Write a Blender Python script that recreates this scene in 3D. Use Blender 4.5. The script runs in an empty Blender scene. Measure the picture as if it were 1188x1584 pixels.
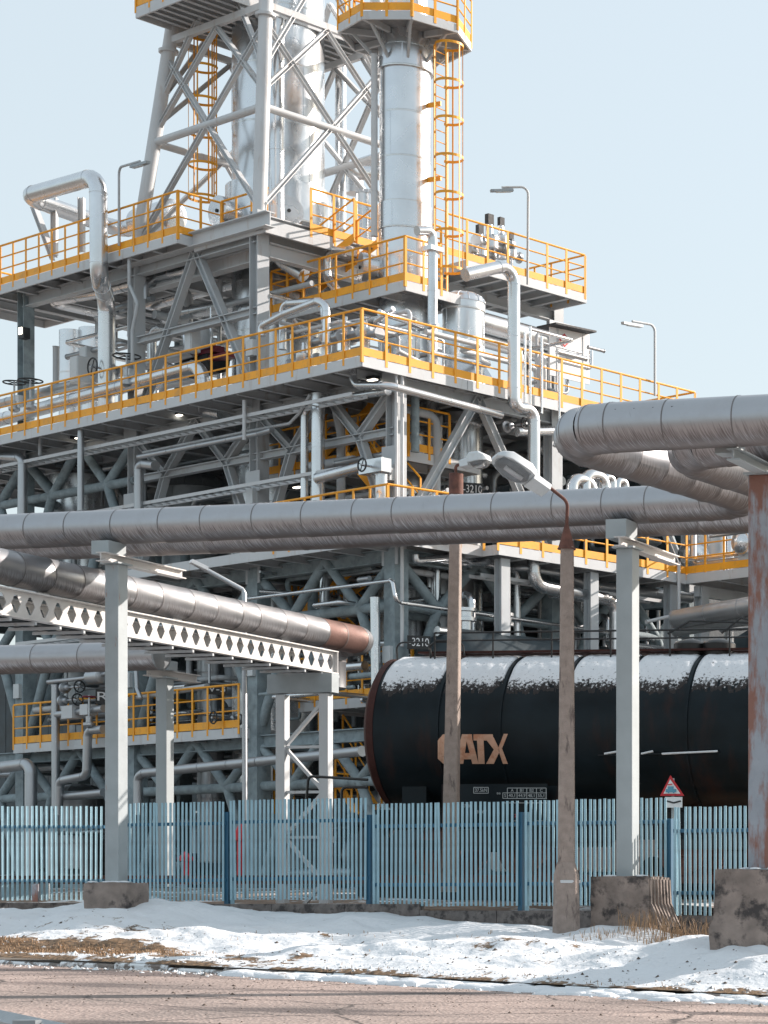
import bpy, bmesh, math, random
from mathutils import Vector, Matrix, noise
random.seed(7)
rnd = random.Random(11)
SC = bpy.context.scene
COL = SC.collection
R = math.radians
# ------------------------------------------------------------------ camera, sky, sun, exposure
EYE = 1.6                       # camera height above the road datum
F, XC, YH = 3520.0, 1700.0, 1395.0   # focal length and principal point measured from the vanishing points
cam = bpy.data.cameras.new('camera'); camo = bpy.data.objects.new('camera', cam); COL.objects.link(camo)
camo.location = (0, 0, EYE); camo.rotation_euler = (R(90), 0, 0)
cam.sensor_width = 36; cam.lens = F / 1584 * 36
cam.shift_x = (594 - XC) / 1584.0
cam.shift_y = (YH - 792) / 1584.0
cam.clip_start = 0.5; cam.clip_end = 6000
SC.camera = camo
SUN_AZ, SUN_EL = R(33), R(26)    # azimuth from +X towards +Y
w = bpy.data.worlds.new('World'); SC.world = w; w.use_nodes = True
nt = w.node_tree; nt.nodes.clear()
sky = nt.nodes.new('ShaderNodeTexSky'); sky.sky_type = 'NISHITA'; sky.sun_disc = False
sky.sun_elevation = SUN_EL; sky.sun_rotation = R(90) - SUN_AZ
sky.altitude = 0; sky.air_density = 1.3; sky.dust_density = 3.0; sky.ozone_density = 2.0
bg = nt.nodes.new('ShaderNodeBackground'); bg.inputs[1].default_value = 0.148
wo = nt.nodes.new('ShaderNodeOutputWorld')
veil = nt.nodes.new('ShaderNodeMixRGB'); veil.inputs[0].default_value = .78    # thin even high cloud over the clear sky
veil.inputs[2].default_value = (2.80, 3.12, 3.26, 1); nt.links.new(sky.outputs[0], veil.inputs[1]); nt.links.new(veil.outputs[0], bg.inputs[0]); nt.links.new(bg.outputs[0], wo.inputs[0])
sl = bpy.data.lights.new('sun', 'SUN'); so = bpy.data.objects.new('sun', sl); COL.objects.link(so)
sl.energy = 4.4; sl.angle = R(0.55); sl.color = (1.0, 0.89, 0.81)
SDIR = Vector((math.cos(SUN_EL)*math.cos(SUN_AZ), math.cos(SUN_EL)*math.sin(SUN_AZ), math.sin(SUN_EL)))
so.rotation_euler = SDIR.to_track_quat('Z', 'Y').to_euler(); so.location = (30, 20, 60)
SC.view_settings.view_transform = 'Standard'; SC.view_settings.look = 'None'
SC.view_settings.exposure = 0.86; SC.view_settings.gamma = 1
SC.render.engine = 'CYCLES'

# ------------------------------------------------------------------ materials
MATS = {}
def mat(name, base, rough=0.6, metal=0.0, var=0.12, scale=3.0, bump=0.0, bscale=30.0, dirt=None, dirt_amt=0.5,
        dscale=1.2, dstretch=(1,1,1), dlo=0.52, dhi=0.7, rvar=0.1, spec=None):
    m = bpy.data.materials.new(name); m.use_nodes = True; MATS[name] = m
    n = m.node_tree.nodes; l = m.node_tree.links; b = n['Principled BSDF']
    tc = n.new('ShaderNodeTexCoord')
    nz = n.new('ShaderNodeTexNoise'); nz.inputs['Scale'].default_value = scale; nz.inputs['Detail'].default_value = 6
    l.new(tc.outputs['Object'], nz.inputs['Vector'])
    cr = n.new('ShaderNodeValToRGB'); e = cr.color_ramp.elements
    e[0].position = 0.3; e[1].position = 0.7
    e[0].color = tuple(c*(1-var) for c in base) + (1,); e[1].color = tuple(min(1, c*(1+var)) for c in base) + (1,)
    l.new(nz.outputs['Fac'], cr.inputs[0]); out = cr.outputs[0]
    if dirt:
        mp = n.new('ShaderNodeMapping'); mp.inputs['Scale'].default_value = dstretch; l.new(tc.outputs['Object'], mp.inputs[0])
        dn = n.new('ShaderNodeTexNoise'); dn.inputs['Scale'].default_value = dscale; dn.inputs['Detail'].default_value = 9
        dn.inputs['Roughness'].default_value = 0.65
        l.new(mp.outputs[0], dn.inputs['Vector'])
        dr = n.new('ShaderNodeValToRGB'); dr.color_ramp.elements[0].position = dlo; dr.color_ramp.elements[1].position = dhi
        dr.color_ramp.elements[1].color = (dirt_amt,)*3 + (1,); dr.color_ramp.elements[0].color = (0,0,0,1)
        l.new(dn.outputs['Fac'], dr.inputs[0])
        mx = n.new('ShaderNodeMixRGB'); l.new(dr.outputs[0], mx.inputs[0]); l.new(out, mx.inputs[1])
        mx.inputs[2].default_value = tuple(dirt) + (1,); out = mx.outputs[0]
        if metal > 0.3:
            mm = n.new('ShaderNodeMath'); mm.operation = 'MULTIPLY_ADD'; l.new(dr.outputs[0], mm.inputs[0])
            mm.inputs[1].default_value = -metal; mm.inputs[2].default_value = metal; l.new(mm.outputs[0], b.inputs['Metallic'])
    l.new(out, b.inputs['Base Color'])
    b.inputs['Metallic'].default_value = metal
    rn = n.new('ShaderNodeMapRange'); rn.inputs['To Min'].default_value = max(0.03, rough-rvar); rn.inputs['To Max'].default_value = min(1, rough+rvar)
    l.new(nz.outputs['Fac'], rn.inputs['Value']); l.new(rn.outputs[0], b.inputs['Roughness'])
    if bump:
        bn = n.new('ShaderNodeTexNoise'); bn.inputs['Scale'].default_value = bscale; bn.inputs['Detail'].default_value = 5
        l.new(tc.outputs['Object'], bn.inputs['Vector'])
        bp = n.new('ShaderNodeBump'); bp.inputs['Strength'].default_value = bump; bp.inputs['Distance'].default_value = 0.02
        l.new(bn.outputs['Fac'], bp.inputs['Height']); l.new(bp.outputs[0], b.inputs['Normal'])
    return m
mat('steel', (0.45,0.48,0.50), 0.5, 0, .08, 1.3, .1, 20, dirt=(.26,.19,.15), dirt_amt=.55, dscale=2.6, dstretch=(1.4,1.4,.35), dlo=.56, dhi=.72)
mat('steel_pale', (0.55,0.57,0.585), 0.45, 0, .07, 1.0, .1, 20, dirt=(.36,.27,.21), dirt_amt=.5, dscale=2.8, dstretch=(1.4,1.4,.3), dlo=.57, dhi=.73)
mat('fireproof', (0.26,0.32,0.345), 0.8, 0, .22, 3.5, .55, 14, dirt=(.10,.13,.14), dirt_amt=.5, dscale=4)
mat('alu', (0.66,0.68,0.70), 0.27, 0.95, .10, 1.2, 0, 2.2)
mat('alu_dull', (0.44,0.46,0.48), 0.38, 0.85, .1, 1.5, 0, 3, dirt=(.25,.24,.24), dirt_amt=.2, dscale=1.5)
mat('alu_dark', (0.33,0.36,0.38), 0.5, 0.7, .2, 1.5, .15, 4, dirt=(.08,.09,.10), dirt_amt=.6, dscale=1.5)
mat('alu_pipe', (0.42,0.43,0.45), 0.38, 0.85, .05, 1.0, .06, 5, dirt=(.25,.22,.21), dirt_amt=.25, dscale=1.2, dlo=.5, dhi=.75)
mat('alu_rusty', (0.17,0.10,0.085), 0.5, 0.5, .2, 2.0, .3, 30, dirt=(.16,.07,.05), dirt_amt=.7, dscale=2.6)
mat('seam', (0.19,0.18,0.18), 0.6, 0.3, .2, 5)
mat('yellow', (0.88,0.385,0.02), 0.5, 0, .12, 1.2, .05, 20, dirt=(.50,.26,.08), dirt_amt=.55, dscale=5)
mat('grating', (0.27,0.28,0.29), 0.6, 0.3, .2, 6, .3, 40)
mat('dark', (0.018,0.022,0.026), 0.6, 0, .4, 2, .3, 10)
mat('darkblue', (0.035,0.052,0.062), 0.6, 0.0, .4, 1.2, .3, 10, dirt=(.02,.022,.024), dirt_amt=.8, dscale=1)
mat('black', (0.012,0.013,0.014), 0.4, 0, .2)
mat('white', (0.75,0.76,0.77), 0.4, 0, .05, 3)
mat('lampgrey', (0.56,0.60,0.62), 0.45, 0, .05, 6, dirt=(.35,.33,.3), dirt_amt=.3, dscale=6)
mat('glow', (0.9,0.85,0.75), 0.4)
MATS['glow'].node_tree.nodes['Principled BSDF'].inputs['Emission Color'].default_value = (1,.9,.75,1)
MATS['glow'].node_tree.nodes['Principled BSDF'].inputs['Emission Strength'].default_value = 2.5
mat('red', (0.55,0.02,0.03), 0.4, 0, .1)
mat('darkred', (0.16,0.012,0.03), 0.4, 0, .1)
mat('post_paint', (0.33,0.37,0.385), 0.55, 0, .1, 2.5, .12, 25, dirt=(.30,.12,.07), dirt_amt=.9, dscale=2.2, dstretch=(2.4,2.4,.5), dlo=.64, dhi=.70)
mat('post_clean', (0.33,0.37,0.385), 0.55, 0, .07, 2.5, .10, 25, dirt=(.28,.20,.16), dirt_amt=.6, dscale=2.5, dstretch=(2,2,.5), dlo=.72, dhi=.78)
mat('post_rust', (0.29,0.32,0.36), 0.7, 0, .12, 3, .3, 25, dirt=(.23,.095,.06), dirt_amt=.9, dscale=1.5, dstretch=(2.2,2.2,.55), dlo=.45, dhi=.56)
mat('beam_paint', (0.57,0.555,0.54), 0.55, 0, .07, 2.5, .1, 25, dirt=(.38,.27,.2), dirt_amt=.6, dscale=2.6, dlo=.62, dhi=.75)
mat('rusty', (0.13,0.055,0.04), 0.8, 0, .35, 8, .4, 40, dirt=(.05,.02,.02), dirt_amt=.7, dscale=5)
mat('kerb_stone', (0.20,0.175,0.16), 0.9, 0, .3, 6, .8, 22, dirt=(.75,.78,.80), dirt_amt=1, dscale=2.2, dlo=.44, dhi=.50)
mat('concrete', (0.25,0.205,0.18), 0.9, 0, .3, 3.5, .8, 18, dirt=(.045,.04,.04), dirt_amt=.95, dscale=2.4, dlo=.52, dhi=.62)
mat('concrete_wall', (0.17,0.15,0.14), 0.9, 0, .3, 6, .8, 22, dirt=(.05,.045,.045), dirt_amt=.9, dscale=5, dlo=.5, dhi=.6)
mat('concrete_pole', (0.30,0.245,0.215), 0.9, 0, .16, 8, .8, 45, dirt=(.09,.07,.065), dirt_amt=.85, dscale=4.5, dstretch=(1.5,1.5,.35), dlo=.57, dhi=.66)
mat('fence_blue', (0.31,0.49,0.57), 0.5, 0, .10, 2, .05, 30, dirt=(.20,.28,.32), dirt_amt=.55, dscale=3)
mat('fence_rail', (0.025,0.11,0.19), 0.5, 0, .08, 3)
mat('tank', (0.008,0.014,0.018), 0.38, 0, .35, 1.2, .10, 8, dirt=(.040,.018,.014), dirt_amt=.7, dscale=.7, dlo=.56, dhi=.70, dstretch=(1.6,1,.35), rvar=.08)
mat('tank_rust', (0.055,0.021,0.018), 0.55, 0, .3, 2.0, .3, 12, dirt=(.012,.010,.012), dirt_amt=.8, dscale=2)
mat('logo', (0.60,0.36,0.25), 0.6, 0, .14, 5, dirt=(.45,.17,.08), dirt_amt=.75, dscale=3.2, dlo=.5, dhi=.62)
mat('decal', (0.42,0.45,0.46), 0.6, 0, .1)
mat('glass_wall', (0.5,0.55,0.58), 0.2)
mat('plate_blue', (0.10,0.30,0.42), 0.5)
mat('cable', (0.03,0.035,0.04), 0.6)
mat('guard', (0.30,0.33,0.35), 0.5, 0.6, .15, 3, .2, 20)
def glassmat():
    m = bpy.data.materials.new('bowl'); m.use_nodes = True; MATS['bowl'] = m
    b = m.node_tree.nodes['Principled BSDF']; b.inputs['Base Color'].default_value = (.72,.72,.73,1)
    b.inputs['Roughness'].default_value = .12; b.inputs['Transmission Weight'].default_value = .92
    b.inputs['IOR'].default_value = 1.35
glassmat()
# grime plus painted-in ground reflection darkening the big pipes' undersides, in long brushed streaks
def pipe_grime_reflection():
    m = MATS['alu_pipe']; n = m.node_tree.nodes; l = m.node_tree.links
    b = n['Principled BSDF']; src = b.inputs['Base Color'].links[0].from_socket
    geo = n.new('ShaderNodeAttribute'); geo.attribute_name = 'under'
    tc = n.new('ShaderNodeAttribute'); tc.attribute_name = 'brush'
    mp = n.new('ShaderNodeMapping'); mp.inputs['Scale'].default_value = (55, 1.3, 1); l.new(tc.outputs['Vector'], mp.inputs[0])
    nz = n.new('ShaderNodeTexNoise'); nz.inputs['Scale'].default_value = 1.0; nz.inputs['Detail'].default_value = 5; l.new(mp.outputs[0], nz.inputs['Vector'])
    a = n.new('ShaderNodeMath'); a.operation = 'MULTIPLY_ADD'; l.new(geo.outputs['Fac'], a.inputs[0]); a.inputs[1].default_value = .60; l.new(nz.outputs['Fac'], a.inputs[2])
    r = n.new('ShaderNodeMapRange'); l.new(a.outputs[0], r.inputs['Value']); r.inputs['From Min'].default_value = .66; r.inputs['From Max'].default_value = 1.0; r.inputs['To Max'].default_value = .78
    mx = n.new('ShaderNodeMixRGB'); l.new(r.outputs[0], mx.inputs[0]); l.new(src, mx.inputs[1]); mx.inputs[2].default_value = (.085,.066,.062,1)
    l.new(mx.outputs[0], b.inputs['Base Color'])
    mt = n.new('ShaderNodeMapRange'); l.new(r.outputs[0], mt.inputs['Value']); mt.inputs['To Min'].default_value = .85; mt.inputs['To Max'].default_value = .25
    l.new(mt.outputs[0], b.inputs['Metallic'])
pipe_grime_reflection()
for k_ in ('tank','tank_rust'): MATS[k_].node_tree.nodes['Principled BSDF'].inputs['Specular IOR Level'].default_value = .17

# ------------------------------------------------------------------ coordinates
def P(px, py, Y):               # a place Y metres in front of the lens, worked out from the survey of the photograph
    return Vector(((px-XC)/F*Y, Y, EYE + (YH-py)/F*Y))
UA = Vector((-0.815, 0.5795, 0)); UB = Vector((0.5795, 0.815, 0))   # plant axes
X0, Y0 = -18.14, 56.0
def W(a, b, z):                 # plant grid -> world, z above eye level
    return Vector((X0 + UA.x*a + UB.x*b, Y0 + UA.y*a + UB.y*b, EYE + z))
def La(px, b):                  # grid a of image column px on the plane b
    k = (px-XC)/F
    return (X0 + UB.x*b - k*(Y0 + UB.y*b)) / (k*UA.y - UA.x)
def Rb(px, a):
    k = (px-XC)/F
    return (X0 + UA.x*a - k*(Y0 + UA.y*a)) / (k*UB.y - UB.x)
def L(px, py, b):
    a = La(px, b); Y = Y0 + UA.y*a + UB.y*b
    return W(a, b, (YH-py)/F*Y)
def Rr(px, py, a):
    b = Rb(px, a); Y = Y0 + UA.y*a + UB.y*b
    return W(a, b, (YH-py)/F*Y)

# ------------------------------------------------------------------ object helpers
WL = {}
def thing(name, label, cat, loc=(0,0,0), group=None):
    o = bpy.data.objects.new(name, None); COL.objects.link(o); o.location = loc; o.empty_display_size = .2
    o['label'] = label; o['category'] = cat
    if group: o['group'] = group
    WL[o.name] = Vector(loc); return o
def tag(o, label, cat, group=None):
    o['label'] = label; o['category'] = cat
    if group: o['group'] = group
    return o
def structure(o): o['kind'] = 'structure'; return o
def link(name, me, parent=None, loc=None, rot=None):
    o = bpy.data.objects.new(name, me); COL.objects.link(o)
    if parent is not None:
        o.parent = parent; pl = WL[parent.name]
    else: pl = Vector((0,0,0))
    wl = Vector(loc) if loc is not None else pl
    o.location = wl - pl; WL[o.name] = wl
    if rot is not None:
        if isinstance(rot, Matrix): o.rotation_euler = rot.to_euler()
        else: o.rotation_euler = (0,0,rot)
    return o
def basis(d, up=Vector((0,0,1))):
    d = d.normalized()
    s = d.cross(up)
    if s.length < 1e-4: s = d.cross(Vector((1,0,0)))
    s.normalize(); u = s.cross(d).normalized(); return d, s, u
class MB:
    def __init__(s): s.v = []; s.f = []; s.under = []; s.brush = []
    def add(s, vs, fs):
        k = len(s.v); s.v += [Vector(v) for v in vs]; s.f += [tuple(i+k for i in f) for f in fs]; return s
    def box(s, c, sx, sy, sz, ax=None, ay=None, az=None):
        ax = ax or Vector((1,0,0)); ay = ay or Vector((0,1,0)); az = az or Vector((0,0,1)); c = Vector(c)
        vs = [c + ax*(sx/2*i) + ay*(sy/2*j) + az*(sz/2*k) for k in (-1,1) for j in (-1,1) for i in (-1,1)]
        return s.add(vs, [(0,2,3,1),(4,5,7,6),(0,1,5,4),(2,6,7,3),(0,4,6,2),(1,3,7,5)])
    def bar(s, p, q, w, h, up=Vector((0,0,1))):
        p = Vector(p); q = Vector(q); d, sd, u = basis(q-p, up)
        return s.box((p+q)/2, (q-p).length, w, h, d, sd, u)
    def extrude(s, p, q, prof, up=Vector((0,0,1)), caps=True):
        p = Vector(p); q = Vector(q); d, sd, u = basis(q-p, up); n = len(prof)
        vs = [p + sd*x + u*y for x,y in prof] + [q + sd*x + u*y for x,y in prof]
        fs = [(i,(i+1)%n,n+(i+1)%n,n+i) for i in range(n)]
        if caps: fs += [tuple(range(n-1,-1,-1)), tuple(range(n,2*n))]
        return s.add(vs, fs)
    def ibeam(s, p, q, w, h, up=Vector((0,0,1)), t=.035):
        a, b = w/2, h/2; c = t/2
        return s.extrude(p, q, [(-a,-b),(a,-b),(a,-b+t),(c,-b+t),(c,b-t),(a,b-t),(a,b),(-a,b),(-a,b-t),(-c,b-t),(-c,-b+t),(-a,-b+t)], up)
    def channel(s, p, q, w, h, up=Vector((0,0,1)), t=.03, side=1):
        b = h/2; pr = [(0,-b),(w*side,-b),(w*side,-b+t),(t*side,-b+t),(t*side,b-t),(w*side,b-t),(w*side,b),(0,b)]
        return s.extrude(p, q, pr, up)
    def tube(s, p, q, r, n=12, r2=None, caps=True):
        p = Vector(p); q = Vector(q); d, sd, u = basis(q-p); r2 = r if r2 is None else r2
        vs = [p + (sd*math.cos(t)+u*math.sin(t))*r for t in [2*math.pi*i/n for i in range(n)]]
        vs += [q + (sd*math.cos(t)+u*math.sin(t))*r2 for t in [2*math.pi*i/n for i in range(n)]]
        fs = [(i,(i+1)%n,n+(i+1)%n,n+i) for i in range(n)]
        if caps: fs += [tuple(range(n-1,-1,-1)), tuple(range(n,2*n))]
        return s.add(vs, fs)
    def lathe(s, c, prof, n=24, ax=Vector((0,0,1))):
        c = Vector(c); d, sd, u = basis(ax); k = len(prof); vs = []
        for h, r in prof:
            for i in range(n):
                t = 2*math.pi*i/n; vs.append(c + d*h + (sd*math.cos(t)+u*math.sin(t))*max(r,.0005))
        fs = [(j*n+i, j*n+(i+1)%n, (j+1)*n+(i+1)%n, (j+1)*n+i) for j in range(k-1) for i in range(n)]
        fs += [tuple(range(n-1,-1,-1)), tuple(range((k-1)*n, k*n))]
        return s.add(vs, fs)
    def sweep(s, pts, r, n=12, caps=True, closed=False):
        pts = [Vector(p) for p in pts]; m = len(pts)
        def tan(i):
            if closed: return (pts[(i+1)%m]-pts[i-1]).normalized()
            a = pts[max(0,i-1)]; b = pts[min(m-1,i+1)]; return (b-a).normalized()
        d = tan(0); _, sd, u = basis(d); vs = []
        for i, p in enumerate(pts):
            t = tan(i); sd = (sd - t*sd.dot(t)); sd.normalize(); u = t.cross(sd)
            if i and i < m-1 or closed:
                a = (pts[i]-pts[i-1]).normalized(); k = 1/max(.6, a.dot(t))
            else: k = 1
            rr = r[i] if isinstance(r, (list,tuple)) else r
            for j in range(n):
                th = 2*math.pi*j/n; vs.append(p + (sd*math.cos(th)+u*math.sin(th))*rr)
        L_ = m if closed else m-1
        fs = [(i*n+j, i*n+(j+1)%n, ((i+1)%m)*n+(j+1)%n, ((i+1)%m)*n+j) for i in range(L_) for j in range(n)]
        if caps and not closed: fs += [tuple(range(n-1,-1,-1)), tuple(range((m-1)*n, m*n))]
        return s.add(vs, fs)
    def mesh(s, name, material, origin=Vector((0,0,0)), smooth=True, angle=38):
        me = bpy.data.meshes.new(name); me.from_pydata([v-origin for v in s.v], [], s.f)
        bm = bmesh.new(); bm.from_mesh(me); bmesh.ops.recalc_face_normals(bm, faces=bm.faces); bm.to_mesh(me); bm.free()
        me.materials.append(MATS[material])
        if smooth:
            me.polygons.foreach_set('use_smooth', [True]*len(me.polygons)); me.set_sharp_from_angle(angle=R(angle))
        return me
    def build(s, name, material, parent=None, smooth=True, angle=38):
        org = WL[parent.name] if parent is not None else Vector((0,0,0))
        if parent is None and s.v:
            org = sum(s.v, Vector())/len(s.v); org.z = min(v.z for v in s.v)
        me = s.mesh(name, material, org, smooth, angle)
        return link(name, me, parent, org)
def fillet(pts, rad, n=6):
    pts = [Vector(p) for p in pts]; out = [pts[0]]
    for i in range(1, len(pts)-1):
        a = pts[i-1]-pts[i]; b = pts[i+1]-pts[i]; la, lb = a.length, b.length
        a.normalize(); b.normalize(); ang = a.angle(b)
        t = min(rad/math.tan(ang/2) if ang < 3.1 else 0, la*.48, lb*.48)
        if t < 1e-4: out.append(pts[i]); continue
        rr = t*math.tan(ang/2); c = pts[i] + (a+b).normalized()*(rr/math.sin(ang/2))
        p0 = pts[i]+a*t - c; p1 = pts[i]+b*t - c; tot = p0.angle(p1); axis = p0.cross(p1).normalized()
        for k in range(n+1): out.append(c + Matrix.Rotation(tot*k/n, 3, axis) @ p0)
    out.append(pts[-1]); return out
def pipe(pts, r, label=None, material='alu', rad=None, n=12, seams=1.1, group=None, name='process_pipe', cat='pipe', parent=None, ends=True):
    path = fillet(pts, rad or r*2.4, 5); m = MB(); m.sweep(path, r, n)
    if seams and r > .045:
        for i in range(len(path)-1):
            a, b = path[i], path[i+1]; ln = (b-a).length
            if ln > .5:
                d = (b-a)/ln; k = max(1, int(ln/seams))
                for j in range(k+1):
                    c = a + d*(ln*j/k); m.tube(c-d*.012, c+d*.012, r+.008+r*.01, n)
    o = m.build(name, material, parent)
    if label: tag(o, label, cat, group)
    return o
# ------------------------------------------------------------------ big clad overhead pipes: each cladding section is a part
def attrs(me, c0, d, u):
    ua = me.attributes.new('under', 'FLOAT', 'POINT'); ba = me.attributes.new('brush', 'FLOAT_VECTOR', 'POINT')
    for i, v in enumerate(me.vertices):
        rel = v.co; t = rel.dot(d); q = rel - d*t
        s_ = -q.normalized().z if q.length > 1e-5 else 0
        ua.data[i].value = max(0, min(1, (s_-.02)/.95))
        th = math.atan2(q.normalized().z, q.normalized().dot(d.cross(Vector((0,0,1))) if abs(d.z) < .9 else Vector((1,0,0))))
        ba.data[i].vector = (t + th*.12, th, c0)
def big_pipe(root, pts, r, seg, material='alu_pipe', bend=.9, gores=4, mats=None):
    path = fillet(pts, bend, gores)
    cnt = 0
    for i in range(len(path)-1):
        a, b = path[i], path[i+1]; ln = (b-a).length; d = (b-a)/ln
        k = max(1, round(ln/seg)) if ln > seg*.7 else 1
        cuts = [0]+[(j + rnd.uniform(-.13,.13))/k for j in range(1,k)]+[1]
        for j in range(k):
            p = a + d*(ln*cuts[j]); q = a + d*(ln*cuts[j+1])
            # extend a touch so bent sections meet
            ext = .0 if ln > seg*.7 else r*.16
            if ln > seg*.7 and i > 0 and j == 0: p = p - d*0.02
            mt = material if not mats else mats(p, q)
            o = (p+q)/2; rr = r*(1 + rnd.uniform(-.006,.006) + (.10*max(0,min(1,(38.8-o.y)/4)) if mats is None and o.x > -9.5 else 0)); m = MB()
            nn = 40; D, S, U = basis(d)
            rows = [(-ext-.01, rr), (.03, rr+.007), (.04, rr), ((q-p).length+ext, rr)]
            vs = []
            for t, r_ in rows:
                for g in range(nn):
                    th = 2*math.pi*g/nn; vs.append(p + D*t + (S*math.cos(th)+U*math.sin(th))*r_)
            m.add(vs, [(x*nn+g, x*nn+(g+1)%nn, (x+1)*nn+(g+1)%nn, (x+1)*nn+g) for x in range(3) for g in range(nn)])
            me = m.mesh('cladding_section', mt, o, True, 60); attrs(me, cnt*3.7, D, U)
            sec = link('cladding_section', me, root, o); cnt += 1
            sm = MB(); sm.tube(p - D*.002, p + D*.018, rr+.0082, nn, caps=False)
            sm.build('seam', 'seam', sec)
PD = Vector((-.974,.226,0)); PN = Vector((.226,.974,0))     # along the main pipes (leftwards), and across them (away)
A0 = P(970, 782, 39.9)
ZP = A0.z
PR = .325
def mainline(X, off=0):
    t = (X - A0.x - PN.x*off)/PD.x; p = A0 + PD*t + PN*off; p.z = ZP; return p
def onpx(px, off=0):           # point of the (offset) main line in image column px
    k = (px-XC)/F; b0 = A0 + PN*off; t = (k*b0.y - b0.x)/(PD.x - k*PD.y); p = b0 + PD*t; p.z = ZP; return p
UZ0 = Vector((0,0,1)); c1 = onpx(1180); c2 = onpx(1186, 1.35) - PD*1.2
far_l = onpx(-160); far_l2 = onpx(-160, 1.35)
# loop towards the road
q1 = c1 - PN*6.7 + PD*.62 - UZ0*.13; 
t = thing('clad_pipeline', 'front one of the two big overhead clad pipes, looping forward at the right edge', 'pipe', (c1.x, c1.y, EYE), 'big clad overhead pipes')
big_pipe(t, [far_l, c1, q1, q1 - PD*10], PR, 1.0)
c2 = c1 - PD*1.2 + PN*1.35; q2 = c2 - PN*6.7 + PD*.62 - UZ0*.13
t2 = thing('clad_pipeline', 'rear big clad overhead pipe, half hidden low behind the front one', 'pipe', (c2.x, c2.y, EYE), 'big clad overhead pipes')
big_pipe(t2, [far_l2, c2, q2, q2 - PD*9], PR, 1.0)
loopY = q1.y
# repair strip on the loop pipe (dark slit with clips)
m = MB(); s0 = q1 - PD*1.0; s1 = q1 - PD*2.15
off = Vector((0,0,.17)) - PN*.288
for k in range(1): m.bar(s0+off, s1+off, .03, .02)
for k in range(4): m.box(s0 + (s1-s0)*((k+.5)/4) + off, .03,.03,.05)
m.build('joint_strip', 'black', t)

# perpendicular lit pipe on the castellated beam
B0 = P(180, 941, 43.5)       # beam top, px 180
def BD(tt, dx=0, dz=0): return B0 + PN*tt - PD*dx + Vector((0,0,dz))
beam_a, beam_b = -9.0, 7.55
t3 = thing('clad_pipeline', 'sunlit clad pipe running away above the diamond-hole girder, last sections rust brown', 'pipe', BD(0), 'big clad overhead pipes')
def mrust(p, q):
    s_ = ((p+q)/2 - B0).dot(PN); return 'alu_rusty' if 7.3 < s_ < 9.05 else 'alu_pipe'
pe = BD(9.6, -.45, .44)
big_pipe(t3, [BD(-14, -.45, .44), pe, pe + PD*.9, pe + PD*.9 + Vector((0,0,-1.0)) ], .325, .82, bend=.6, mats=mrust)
t4 = thing('clad_pipeline', 'dull clad pipe entering from the left edge below the diamond-hole girder', 'pipe', P(100,1018,47.7), 'big clad overhead pipes')
z4 = P(100,1018,47.7); e4 = z4 + PD*9; s4 = z4 - PD*2.3; 
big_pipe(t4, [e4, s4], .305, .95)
m = MB(); m.lathe(s4+PD*.02, [(0,.31),(.04,.30),(.09,.2),(.11,.02)], 28, -PD); m.build('end_cap', 'alu_dark', t4)

# castellated girder: web with hexagon holes
def castellated(root, p0, p1, h, flange=.2, pitch=.375, name='web'):
    d, sd, u = basis(p1-p0); ln = (p1-p0).length; k = int(ln/pitch); m = MB(); tt = .016
    vs = []; fs = []
    for j in range(k):
        x0 = j*ln/k; x1 = (j+1)*ln/k; xc = (x0+x1)/2; w_ = (x1-x0)*.34; w2 = (x1-x0)*.09; hh = h*.345
        hexa = [(xc-w_,0),(xc-w2,-hh),(xc+w2,-hh),(xc+w_,0),(xc+w2,hh),(xc-w2,hh)]
        rect = [(x0,0),(x0,-h/2),(x1,-h/2),(x1,0),(x1,h/2),(x0,h/2)]
        for side in (-tt/2, tt/2):
            b = len(vs); vs += [p0 + d*x + u*y + sd*side for x,y in hexa+rect]
            for q in range(6): fs.append((b+q, b+(q+1)%6, b+6+(q+1)%6, b+6+q))
        b = len(vs)-24
        for q in range(6): fs.append((b+q, b+(q+1)%6, b+12+(q+1)%6, b+12+q))
    m.add(vs, fs); m.build('web', 'beam_paint', root, smooth=False)
    m = MB(); m.bar(p0+u*(h/2+.012), p1+u*(h/2+.012), flange, .024); m.build('flange', 'beam_paint', root, False)
    m = MB(); m.bar(p0-u*(h/2+.012), p1-u*(h/2+.012), flange, .024); m.build('flange', 'beam_paint', root, False)
for i, dx in enumerate((.0, -.95)):
    g = thing('castellated_girder', ['pale steel girder with a row of diamond holes, the one facing the road','second pale diamond-hole girder hidden behind the first under the lit pipe'][i], 'girder', BD(0,dx,-.5), 'diamond-hole girders')
    castellated(g, BD(beam_a,dx,-.27), BD(beam_b,dx,-.27), .46)
    m = MB(); m.bar(BD(beam_b-.02,dx,-.27)-PD*.09, BD(beam_b-.02,dx,-.27)+PD*.09, .02, .46); m.build('end_plate', 'beam_paint', g, False)
m = MB()   # cross ties, shoes and cables under
g = thing('cable_tray', 'dark cable ladder slung beneath the diamond-hole girder', 'cable tray', BD(0,-.5,-.6))
for k in range(26):
    tt = beam_a + (beam_b-beam_a)*k/25; m.bar(BD(tt,.1,-.58), BD(tt,-1.0,-.58), .05, .05)
m.build('rung', 'steel', g, False); 
m = MB()
for k in range(7): m.tube(BD(beam_a,-.1-.13*k,-.53+.01*(k%3)), BD(beam_b,-.1-.13*k,-.53), .022, 6)
m.build('cable', 'cable', g)
for k, tt in enumerate((-5.5,-1.5,2.5,6.3)):
    s_ = MB(); s_.box(BD(tt,-.45,.03), .34, .3, .05, PD, PN); s_.box(BD(tt,-.45,.10), .05, .3, .12, PD, PN)
    tag(s_.build('pipe_shoe', 'steel', None, False), 'small steel saddle under the sunlit pipe on the diamond-hole girders', 'pipe shoe', 'saddles under the sunlit pipe')

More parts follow.
